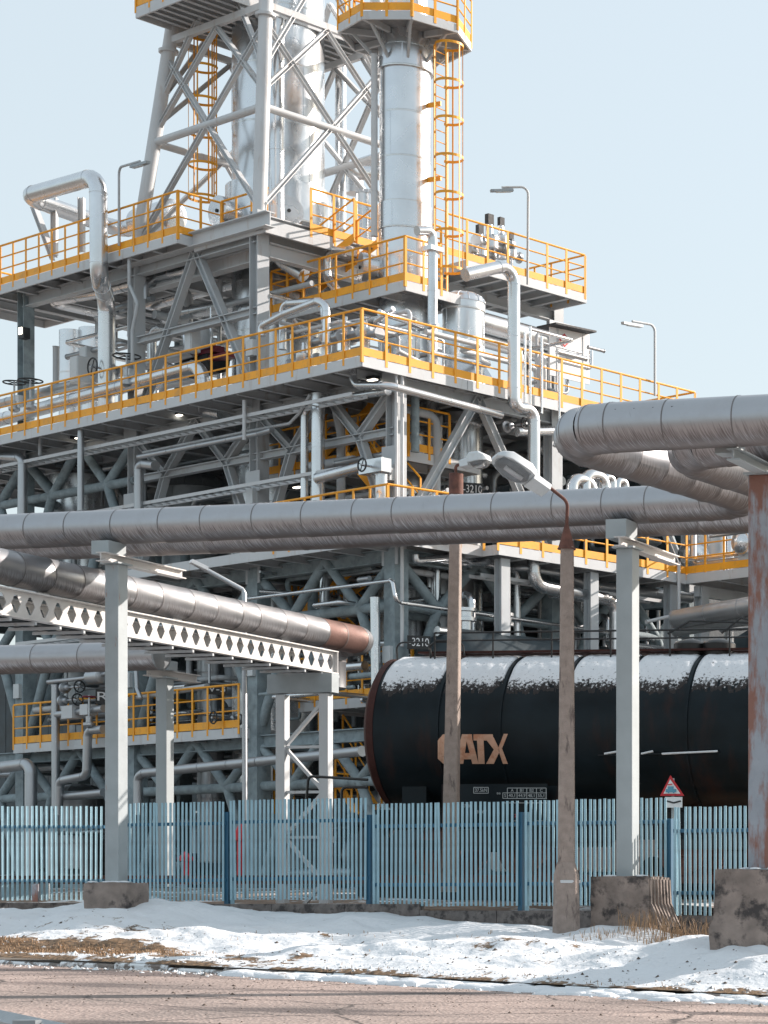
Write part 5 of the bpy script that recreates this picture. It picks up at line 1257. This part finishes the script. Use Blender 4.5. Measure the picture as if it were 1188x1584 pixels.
# cabinets on the left deck, red motor, white notice cabinet
def boxthing(c, sx, sy, sz, name, label, cat, mt='lampgrey', roof=None, group=None):
    t = thing(name, label, cat, c-UZ*sz/2, group); m = MB(); m.box(c, sx, sy, sz, UA, UB); o = m.build('body', mt, t, False); bv = o.modifiers.new('b','BEVEL'); bv.width=.015
    m = MB(); m.box(c-UB*(sy/2+.006), sx*.86, .012, sz*.88, UA, UB); m.build('door', mt, t, False)
    if roof: m = MB(); m.box(c+UZ*(sz/2+.03), sx+.25, sy+.3, .05, UA, UB); m.build('roof', roof, t, False)
    return t
boxthing(L(124,573,1.4), .42,.4,.75,'control_cabinet','pale grey cabinet on the left deck just left of the bent duct','cabinet')
boxthing(L(138,562,2.0), .38,.4,.9,'control_cabinet','second pale cabinet behind it nearer the bent duct','cabinet')
boxthing(L(298,528,1.6), .32,.3,.62,'control_cabinet','pale square cabinet on the deck left of the big column','cabinet')
t = boxthing(Rr(880,550,2.2), .25,.25,.2,'notice_cabinet','white notice panel under a dark sheet roof right of the frame column','notice board')
m = MB(); p_ = Rr(881,545,2.2); m.box(p_, .04, 1.45, 1.55, UA, UB); m.build('panel', 'white', t, False)
m = MB(); q_ = Rr(871,527,2.19); dd = [UZ*.2, UB*.2, -UZ*.2, -UB*.2]; q_ = q_-UA*.06; m.add([q_+d for d in dd]+[q_+d*.7-UA*.004 for d in dd], [(0,1,5,4),(1,2,6,5),(2,3,7,6),(3,0,4,7)]); m.build('diamond_mark', 'red', t, False)
m = MB(); m.bar(Rr(845,503,2.2), Rr(908,516,2.2), .8, .05); m.build('roof', 'dark', t, False)
m = MB(); 
for xx in (862,902): m.bar(Rr(xx,508,2.2), Rr(xx,606,2.2), .07,.07,up=UA)
m.build('frame_post', 'steel_pale', t, False)
for k_, (xx, mt_) in enumerate(((805,'white'),(812,'dark'),(838,'steel_pale'))):
    m = MB(); c = Rr(xx,590,1.2); m.lathe(c-UZ*.5, [(0,.13),(1.1,.13),(1.25,.06),(1.4,.05)], 14); tag(m.build('gas_cylinder', mt_, None), ['white','dark','pale grey'][k_]+' upright gas cylinder on the right walkway', 'gas cylinder', 'gas cylinders on the right walkway')
t = thing('pump_unit', 'dark red and black pump unit behind the left walkway rails', 'pump', L(330,570,2.4)-UZ*.9)
c = L(325,560,2.4); m = MB(); m.lathe(c+UA*.9, [(0,.3),(.04,.36),(1.3,.36),(1.4,.25),(1.7,.12)], 20, -UA); m.build('motor', 'dark', t)
m = MB(); m.box(L(318,545,2.2), 1.3,.3,.18, UA, UB); m.box(L(345,552,2.2), .9,.3,.14, UA, UB); m.build('guard', 'darkred', t, False)
m = MB(); m.lathe(L(313,532,2.4)-UZ*.3, [(0,.28),(.7,.28),(.72,.1),(.85,.08)], 18); m.build('header_tank', 'lampgrey', t)
# equipment on the upper right walkway
def fitting(px, py, a, s, label):
    c = Rr(px,py,a); t = thing('valve_assembly', label, 'valve', c-UZ*.6*s, 'valve sets on the upper right walkway')
    m = MB(); m.lathe(c-UZ*.6*s, [(0,.2*s),(.1*s,.2*s),(.12*s,.1*s),(.4*s,.1*s),(.5*s,.26*s),(.8*s,.26*s),(.9*s,.12*s),(1.2*s,.1*s)], 16); m.build('body', 'alu', t)
    m = MB(); m.lathe(c-UB*.5*s, [(0,.24*s),(.06*s,.24*s),(.08*s,.14*s),(.9*s,.14*s),(.92*s,.24*s),(.98*s,.24*s)], 16, UB); m.build('flanges', 'alu_dull', t)
    m = MB(); m.box(c+UZ*.75*s, .16*s,.2*s,.3*s, UA, UB); m.build('actuator', 'dark', t, False)
for i_, (x_, y_, s_) in enumerate(((757,380,1.0),(775,375,.8),(742,392,.9),(790,395,.7))): fitting(x_, y_, 5.2, s_, ['tall','small','round','low'][i_] + ' valve set on the upper right walkway')
for i_, (x_, y_, b_) in enumerate(((505,525,1.4),(535,520,1.7),(565,640-120,1.9),(470,560,1.3),(650,560,0))):
    if i_ == 4: continue
    c = L(x_,y_,b_); t = thing('valve_assembly', ['first','second','third','fourth'][i_] + ' silver valve set behind the main walkway rails, counted from the %s' % 'middle', 'valve', c-UZ*.5, 'valve sets behind the main walkway rails')
    m = MB(); m.lathe(c-UZ*.5, [(0,.2),(.08,.2),(.1,.12),(.4,.12),(.5,.2),(.7,.2),(.75,.06),(1.0,.05)], 14); m.build('body','alu',t)
    m = MB(); m.lathe(c-UA*.6, [(0,.16),(.05,.16),(.07,.1),(1.1,.1),(1.12,.16),(1.2,.16)], 14, UA); m.build('flanges','alu_dull',t)
# ------------------------------------------------------------------ street-type lamps on the plant
def arm_lamp(label, base, top, tip, headlen=.55, r=.035):
    t = thing('walkway_lamp', label, 'lamp', base, 'goose-neck walkway lamps'); m = MB(); m.sweep(fillet([base, top, tip], .18, 5), r, 8); m.build('mast', 'steel', t)
    d = (tip-top).normalized(); c = tip - UZ*.09; m = MB(); m.bar(c - d*headlen*.6, c + d*headlen*.6, .12, .07); m.build('head', 'alu_dark', t, False)
    m = MB(); m.bar(c - d*headlen*.5-UZ*.045, c + d*headlen*.3-UZ*.045, .09, .02); m.build('lens', 'lampgrey', t, False)
arm_lamp('goose-neck lamp over the top left walkway', L(184,380,.6), L(184,259,.6), L(232,254,.6)-UB*.3, 1.0)
arm_lamp('goose-neck lamp over the upper right walkway', Rr(816,440,4.4), Rr(817,289,4.4), Rr(787,287,4.4)+UA*.3, .55)
arm_lamp('goose-neck lamp beyond the right end of the main walkway', Rr(1013,612,-.1), Rr(1013,503,-.1), Rr(978,497,-.1), .6)
t = thing('lamp_pole', 'slim pale lamp pole with a raked arm behind the diamond-hole girder', 'street lamp', P(379,1390,50.8)); m = MB(); m.sweep([P(379,1390,50.8), P(378,918,50.8), P(375,912,50.8), P(302,872,50.3)], .055, 10); m.build('mast', 'alu_dull', t)
m = MB(); m.bar(P(320,880,50.4), P(295,868,50.2), .22, .08); m.build('head', 'white', t, False)
t = thing('flood_light', 'small lit floodlight on the far left column', 'lamp', L(38,520,1.2)); m = MB(); m.box(L(38,516,1.1), .25,.2,.32, UA, UB); m.build('case','dark',t,False); m = MB(); m.box(L(37,513,1.1)-UB*.11, .17,.02,.2, UA, UB); m.build('lens','glow',t,False)
for i_, (x_,y_,b_) in enumerate(((270,641,1.0),(118,676,1.0),(570,586,1.0),(455,752,2.6))):
    c = L(x_,y_,b_); t = thing('deck_lamp', ['under-deck strip lamp glowing in the middle of the left walkway','under-deck strip lamp glowing near the left end of the walkway','under-deck strip lamp glowing below the walkway corner','under-deck strip lamp left of the shaded platform','under-deck strip lamp deep in the dark bay'][i_], 'lamp', c, 'under-deck strip lamps'); m = MB(); m.bar(c-UA*.35, c+UA*.35, .16,.08); m.build('case','dark',t,False); m = MB(); m.bar(c-UA*.3-UZ*.05, c-UA*.02-UZ*.05, .12,.03); m.build('lens','glow',t,False)
# ------------------------------------------------------------------ number plates
def plate(c, xd, w_, h_, s_, label, bg='black'):
    t = thing('number_plate', label, 'sign', c); xd = Vector(xd).normalized(); nd = xd.cross(UZ)
    m = MB(); m.box(c, w_, .02, h_, xd, nd); m.build('plate', bg, t, False); lettering(s_, c+nd*.014, xd, UZ, h_*.62, 'white', t, width=w_*.86)
# vessel plates: tangent facing the road
fd = Vector((.35,-.93,0)).normalized(); xdir = Vector((.93,.35,0))
ny = P(731,757,60.5); plate(ny, xdir, .56, .34, '-3210', 'black plate with white -3210 on the small vessel just above the overhead pipes')
ny = P(648,994,57.0); plate(ny, xdir, .56, .34, '-3210', 'black plate with white -3210 beside the corner column above the tank wagon')
ny = P(336,1066,61.6); plate(ny, xdir, .50, .30, 'V-3', 'black plate reading V-3 on the slim vessel over the low platform')
ny = P(158,1078,64.0); plate(ny, xdir, .34, .42, 'R', 'black plate with the letter R half hidden by the rust-scabbed post')
# goosenecks and clutter on the far right roof deck
for i_, (x_, y_) in enumerate(((885,745),(905,738),(935,742),(955,748))):
    c = Rr(x_, y_, -1.0); pipe([c-UZ*.9, c+UZ*.1, c+UZ*.1+UB*(.7 if i_ < 2 else .3), c+UZ*-.6+UB*(.7 if i_<2 else .3)], .16 if i_<2 else .10, ['first','second','third','fourth'][i_]+' silver gooseneck from the left, peeping over the overhead pipes', 'alu', rad=.28, n=14, group='silver goosenecks on the right', seams=None)
for i_, (x_, y0, y1, a_, r_) in enumerate(((1085,800,900,-3,.22),(1128,820,900,-4,.1),(1105,790,890,-5,.4),(1150,810,880,-5,.12),(1010,850,900,2,.2),(1040,840,905,3,.12))):
    bb_ = 11.0 + .2*i_; c0 = L(x_, y0, bb_); c1_ = Vector((c0.x, c0.y, EYE+Z2)); m = MB(); m.lathe(c1_, [(0,r_*1.2),(.1,r_*1.2),(.12,r_),((c0-c1_).length,r_),((c0-c1_).length+.1,r_*.5)], 16); tag(m.build('standpipe', 'alu' if i_%2 else 'alu_dull', None), ['silver drum behind the walkway arm, left of the widest one','slim silver pipe standing behind the right walkway arm','widest silver drum behind the right walkway arm','slim silver pipe nearest the rusted post behind the walkway arm','dull drum just right of the clean post top','slim bright pipe right of the clean post top'][i_], 'pipe', 'uprights behind the right walkway arm')
# support bents under the right arm
for a_ in (-1.4,):
    t = thing('support_bent', {-1.4:'grey supports under the corner of the right walkway arm',-6.6:'grey supports midway under the right walkway arm, behind the rusted post',-11.6:'grey supports at the far end of the right walkway arm'}[a_], 'support frame', W(a_,11,ZG), 'supports under the right walkway arm')
    for b_ in (10.2, 12.8):
        m = MB(); m.ibeam(W(a_,b_,ZG), W(a_,b_,Z2-.3), .3,.3, up=UA, t=.03); m.build('leg','steel',t,False)
    m = MB(); m.bar(W(a_,10,Z2-.45), W(a_,13,Z2-.45), .2,.3); m.build('crosshead','steel',t,False); m = MB(); m.bar(W(a_,10.2,ZG+1), W(a_,12.8,Z2-1), .16,.16); m.build('brace','fireproof',t,False)
for b_ in (3.6, 6.6, 9.5):
    m = MB(); m.ibeam(W(-.9,b_,ZG), W(-.9,b_,Z2-.3), .28,.28, up=UA, t=.03); o = m.build('support_column','steel',None,False); tag(o, {3.6:'grey column under the low right walkway, nearest the corner column',6.6:'grey column under the low right walkway, middle',9.5:'grey column under the low right walkway, beside the clean post'}[b_], 'column', 'columns under the low right walkway')

# ------------------------------------------------------------------ inner pipework of the bays (each run its own object)
ri = random.Random(21)
DROP = {295,296,297,298,299,300,301,302,303,304,305,306,307,308,309,310,311,312,313,314,315,316,317,318,319,320,343,345,347,349,351,353,355,357,359,361,363,365,37,40,42,43,46,51,53,55,301,303,304,305,306,307,308,309,311,312,313,317,318,2,3,7,9,10,11,13,14,16,18,19,20,22,26,27,28,30,31,35,36,38,39,41,45,48,49,50,58,60,61,62,63,65,67,68,69,71,72,73,75,76,77,81,86,87,90,91,96,97,100,102,103,104,105,107,109,112,113,114,117,120,122,126,127,129,130,131,134,135,137,139,141,143,145,147,149,150,152,153,154,156,157,158,159,170,175,177,178,179,180,182,183,184,185,186,188,189,190,192,196,201,202,203,206,207,208,209,210,211,212,213,214,215,216,217,218,219,221,222,224,225,226,227,228,229,230,231,232,233,234,235,236,237,238,239,240,241,242,243,244,245,246,247,248,249,250,252,253,255,256,257,258,260,262,263,264,265,268,274,275,276,278,281,290,297,299,302,314,315,316,323,325,326,328,329,333,335,339,342,345,348,349,354,356,358,363,364,371,373,376,383,387,392,398,402,405,408,409,410}; INN = [0]
def inner(n, a0, a1, b0, b1, z0, z1, label, mts, rr=(.035,.15), group=None):
    for i in range(n):
        p = W(0,0,0); a = ri.uniform(a0,a1); b = ri.uniform(b0,b1); z = ri.uniform(z0,z1); cur = [a,b,z]; pts = [W(*cur)]; last = -1
        for k in range(ri.choice((2,3,3,4))):
            ax = ri.choice([x for x in (0,1,2) if x != last]); last = ax
            if ax == 0: cur[0] = min(a1, max(a0, cur[0] + ri.choice((-1,1))*ri.uniform(1.2,5)))
            elif ax == 1: cur[1] = min(b1, max(b0, cur[1] + ri.choice((-1,1))*ri.uniform(.8,3)))
            else: cur[2] = min(z1, max(z0, cur[2] + ri.choice((-1,1))*ri.uniform(.8,3)))
            q = W(*cur)
            if (q-pts[-1]).length > .5: pts.append(q)
        if len(pts) < 2: continue
        INN[0] += 1
        r_ = ri.uniform(*rr); mt = ri.choice(mts); segs = [(v-u).length*(1 if abs((v-u).z) < .3 else -1) for u, v in zip(pts, pts[1:])]
        big_ = max(segs, key=abs); cn = sum(pts, Vector())/len(pts); fx = XC + F*cn.x/cn.y; fz = (cn.z-EYE-z0)/(z1-z0)
        lab = '%s %s %s %s, %s' % ('thin' if r_ < rr[0]+(rr[1]-rr[0])*.33 else 'thick' if r_ > rr[0]+(rr[1]-rr[0])*.7 else 'middling',
            {'alu':'bright silver','alu_dull':'dull silver','alu_dark':'dark','steel':'grey','steel_pale':'pale grey','fireproof':'dark teal'}[mt],
            'level' if big_ > 0 else 'upright', label, ('high' if fz > .5 else 'low') + (', far left' if fx < 150 else ', left' if fx < 350 else ', centre left' if fx < 520 else ', centre' if fx < 700 else ', centre right' if fx < 900 else ', right'))
        if INN[0] in DROP: continue
        pipe(pts, r_, lab, mt, n=10, group=group or label, seams=1.6)['run'] = INN[0]
HIDDEN = {2,3,4,5,6,8,9,12,13,14,16,17,20,21,24,25,27,30,31,32,33,35,36,37,38,39}; QN = [-1]
def eq(n, a0, a1, b0, b1, z, base_label, mts):
    for i in range(n):
        QN[0] += 1
        a = ri.uniform(a0,a1); b = ri.uniform(b0,b1); r = ri.uniform(.3,.6); c = W(a,b,z+r+.35); lying = ri.random() < .55
        if lying: ln = ri.uniform(1.4,2.6); d = UA if ri.random()<.5 else UB; mt = ri.choice(mts)
        else: h_ = ri.uniform(1.2,2.6); mt = ri.choice(mts)
        if QN[0] in HIDDEN: continue
        fx = XC + F*c.x/c.y; label = '%s %s %s%s' % ({'alu':'bright','alu_dull':'dull silver','alu_dark':'dark','white':'white'}[mt], 'lying' if lying else 'upright', base_label, ', far left' if fx < 150 else ', left' if fx < 350 else ', centre left' if fx < 520 else ', centre' if fx < 700 else ', centre right' if fx < 900 else ', right')
        if lying:
            t = thing('process_drum', label, 'vessel', c-UZ*(r+.35), base_label); m = MB(); m.lathe(c-d*ln/2, [(0,r*.3),(.1,r*.8),(.22,r),(ln-.22,r),(ln-.1,r*.8),(ln,r*.3)], 20, d); m.build('shell', mt, t)
            for s_ in (-.3,.3): 
                m = MB(); m.box(c+d*ln*s_-UZ*(r*.5+.17), .2, r*1.2, r+.35, d, UZ.cross(d)); m.build('saddle','steel',t,False)
        else:
            t = thing('process_drum', label, 'vessel', c-UZ*(r+.35), base_label); m = MB(); m.lathe(c-UZ*(r+.35), [(0,r*.7),(.3,r*.7),(.32,r),(h_,r),(h_+.15,r*.8),(h_+.25,r*.3)], 20); m.build('shell', mt, t)
            m = MB(); m.lathe(c-UZ*(r+.35)+UZ*(h_+.2), [(0,.08),(.3,.08),(.3,.16),(.36,.16)], 12); m.build('nozzle', 'alu', t)
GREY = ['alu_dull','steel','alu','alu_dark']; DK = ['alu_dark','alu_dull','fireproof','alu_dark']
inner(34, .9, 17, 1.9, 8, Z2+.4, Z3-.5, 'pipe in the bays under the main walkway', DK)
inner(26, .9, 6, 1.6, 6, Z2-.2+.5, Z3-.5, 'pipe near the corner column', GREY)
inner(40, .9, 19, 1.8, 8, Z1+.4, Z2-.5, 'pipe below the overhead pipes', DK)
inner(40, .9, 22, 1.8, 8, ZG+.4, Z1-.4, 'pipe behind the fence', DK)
inner(20, 6.8, 17, 1.9, 8, Z3+.3, Z3+3.0, 'pipe left of the big column', ['alu','alu_dull','steel'], (.03,.10))
inner(12, .9, 6, 1.2, 3.0, Z3+.3, Z3+1.8, 'pipe behind the corner rails', ['alu','alu','steel_pale'], (.03,.09))
inner(36, -.6, 4, 1.8, 11, Z1, Z2-.3, 'pipe above the tank wagon', ['alu','alu_dull','alu','alu_dull'], (.04,.13))
inner(30, -10, -1, 10.5, 14, Z1-1, Z2-.3, 'pipe beside the rusted post', ['alu','alu_dull','alu_dark'], (.05,.16))
inner(22, -10, 1, 8.5, 14, Z2+.2, Z2+1.9, 'pipe on the right walkway arm', ['alu','alu_dull','steel'], (.04,.10))
inner(14, .8, 4.4, 4.5, 11, Z2+.3, Z3-.5, 'pipe near the pipe loop', ['alu_dull','alu','alu_dull'], (.04,.13))
inner(10, .8, 3.2, 6.0, 8.6, Z3+.3, Z3+2.0, 'pipe by the notice panel', ['alu','steel_pale','alu_dull'], (.025,.06))
inner(10, 5.2, 17, 1.6, 5, Z4-1.5, Z4-.6, 'pipe under the top walkway', ['alu_dull','alu_dark','steel'], (.04,.12))
eq(9, 2, 18, 4, 10, Z2, 'drum standing in the shaded second-floor bays', ['alu_dark','alu_dull'])
eq(8, 2, 20, 4, 10, Z1, 'drum standing in the dim first-floor bays', ['alu_dark','alu_dull'])
eq(12, 1, 22, 3, 10, ZG, 'drum standing on the ground behind the fence', ['alu_dull','alu_dark','white'])
eq(6, -9, 0, 10.5, 12.5, Z2, 'drum standing on the right walkway arm', ['alu','alu_dull'])
eq(5, 9, 17, 4, 8, Z3, 'drum standing on the deck behind the bent duct', ['alu','alu_dull'])
# cable ladders under decks
def tray(p, q, label, w_=.45):
    d, s_, u = basis(q-p); t = thing('cable_tray', label, 'cable tray', p, 'cable ladders under the decks'); 
    for k_ in (-1,1):
        m = MB(); m.bar(p+s_*w_/2*k_, q+s_*w_/2*k_, .03,.09); m.build('side_rail','steel_pale',t,False)
    m = MB(); ln = (q-p).length; n_ = int(ln/.35)
    for i in range(n_): c = p+d*((i+.5)*ln/n_); m.bar(c-s_*w_/2, c+s_*w_/2, .03,.03)
    o = m.build('rungs','steel',t,False); o['kind']='stuff'
tray(W(.9,.6,Z3-.75), W(18,.6,Z3-.75), 'cable ladder hung under the left edge of the main walkway'); tray(W(-.2,3.3,Z2-.7), W(-.2,9.6,Z2-.7), 'cable ladder hung under the low right walkway'); tray(W(1,1.0,Z2+1.9), W(17,1.0,Z2+1.9), 'cable ladder crossing the shaded bays at mid height')
tray(W(6.6,.9,Z1+2.9), W(17,.9,Z1+2.9), 'cable ladder crossing above the low yellow platforms')
# dark panel screen added behind the bays to shut out sky light
mh = thing('bay_backdrop', 'dark panelled screen added behind the frame to shut out the sky', 'backdrop', W(6,12.5,ZG))
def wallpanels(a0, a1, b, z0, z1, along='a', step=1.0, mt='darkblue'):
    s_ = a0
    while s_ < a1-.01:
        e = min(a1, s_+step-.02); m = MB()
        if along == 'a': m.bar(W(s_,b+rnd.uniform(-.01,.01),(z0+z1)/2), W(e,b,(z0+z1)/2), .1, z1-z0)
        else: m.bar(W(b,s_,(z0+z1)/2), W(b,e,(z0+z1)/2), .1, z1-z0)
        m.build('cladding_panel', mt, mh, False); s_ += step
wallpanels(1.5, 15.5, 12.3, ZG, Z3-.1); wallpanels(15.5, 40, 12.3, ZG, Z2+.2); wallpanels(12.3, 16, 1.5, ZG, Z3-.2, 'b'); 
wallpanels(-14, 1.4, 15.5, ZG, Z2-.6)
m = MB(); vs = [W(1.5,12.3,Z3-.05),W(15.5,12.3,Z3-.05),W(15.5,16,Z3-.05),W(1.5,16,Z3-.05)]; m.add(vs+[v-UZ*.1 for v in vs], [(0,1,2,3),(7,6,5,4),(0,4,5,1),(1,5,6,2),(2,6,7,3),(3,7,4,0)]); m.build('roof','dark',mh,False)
# big black casing added to block light through the second-floor bay
t = thing('added_casing', 'large black machine casing added to block light through the second-floor bay', 'added_casing', W(8.8,5,Z2)); c = W(8.8,4.2,Z2+1.5)
m = MB(); m.lathe(c+UA*1.9, [(0,.4),(.2,.9),(.5,1.15),(2.9,1.15),(3.2,.9),(3.6,.4)], 28, -UA); m.build('casing','darkblue',t)
for s_ in (-1.2,0,1.2): 
    m = MB(); m.lathe(c+UA*s_, [(-.05,1.22),(.05,1.22)], 28, UA); m.build('flange_ring','alu_dark',t)
m = MB(); m.box(c-UZ*1.2, 4, 2, .7, UA, UB); m.build('plinth','dark',t,False)
t = thing('storage_drum', 'huge black drum lying behind the tank wagon under the walkway', 'vessel', W(1.2,6.0,Z1)); c = P(760,1012,58.6)
m = MB(); m.lathe(c-UZ*.9-UB*2.0, [(0,.5),(.3,1.2),(.7,1.45),(4.0,1.45),(4.3,1.2),(4.7,.5)], 32, UB); m.build('shell','darkblue',t)
for s_ in (-.8,.4):
    m = MB(); m.lathe(c+UB*s_+UZ*.5, [(0,.16),(.25,.16),(.27,.26),(.36,.26),(.38,.2),(.5,.2),(.52,.26),(.6,.26)], 16); m.build('nozzle','alu',t)
# red hydrant
for i_, x_ in enumerate((287,372)):
    c = P(x_,1372,52); c.z = EYE+.40; t = thing('fire_hydrant', ['small red hydrant seen through the fence left of the second post','red marker post seen through the fence near the slim lamp pole'][i_], 'hydrant', c); m = MB(); h_ = (.75,1.4)[i_]; m.lathe(c, [(0,.12),(.05,.12),(.07,.08),(h_*.7,.08),(h_*.72,.13),(h_*.85,.13),(h_*.95,.06),(h_,.02)], 14); m.build('body','red',t)
    m = MB(); m.tube(c+UZ*h_*.78-Vector((.18,0,0)), c+UZ*h_*.78+Vector((.18,0,0)), .05, 10); m.build('outlet','red',t)

inner(26, .9, 5.5, .9, 3.0, Z2+.3, Z3-.4, 'pipe under the walkway corner', ['alu','alu','alu_dull','steel_pale'], (.03,.09))
inner(22, 12, 17.5, 2.0, 6.0, Z3+.3, Z4-1.0, 'pipe by the upper left columns', ['alu','alu_dull','steel'], (.03,.10))
inner(24, .8, 3.3, .9, 8, Z3+.2, Z3+1.6, 'pipe behind the right walkway rails', ['alu','alu','steel_pale','alu_dull'], (.025,.08))
inner(26, .9, 5.5, .9, 4.0, Z1+.3, Z2-.4, 'pipe left of the tank wagon top', ['alu','alu_dull','fireproof','steel_pale'], (.03,.10))
inner(20, 9, 16.5, 1.0, 3.4, Z1+.2, Z1+3.4, 'pipe on the low yellow platforms', ['alu_dull','alu_dark','steel','alu'], (.03,.10))
# junction boxes and gusset plates on the columns
for i_, (a_, b_) in enumerate(((.5,1.4),(6.25,1.4),(12,1.4),(17.75,1.4))):
    for z_ in (Z1+1.6, Z2+1.7, Z3+1.3):
        if z_ > Z3 and i_ == 0 or i_ > 1 and z_ == Z2+1.7: continue
        m = MB(); m.box(W(a_,b_-.24,z_), .30,.14,.42, UA, UB); tag(m.build('junction_box','lampgrey',None,False), 'grey junction box on the %s frame column from the corner, %s storey' % (['corner','second','third','fourth'][i_], {0:'low',1:'middle',2:'upper'}[(Z1+1.6, Z2+1.7, Z3+1.3).index(z_)]), 'junction box', 'junction boxes on the frame columns')
    for z_ in (Z2-.35, Z3-.36, Z2+2.1):
        m = MB(); m.box(W(a_,b_-.19,z_), .62,.03,.55, UA, UB); m.build('gusset_plate','steel',fr_,False)
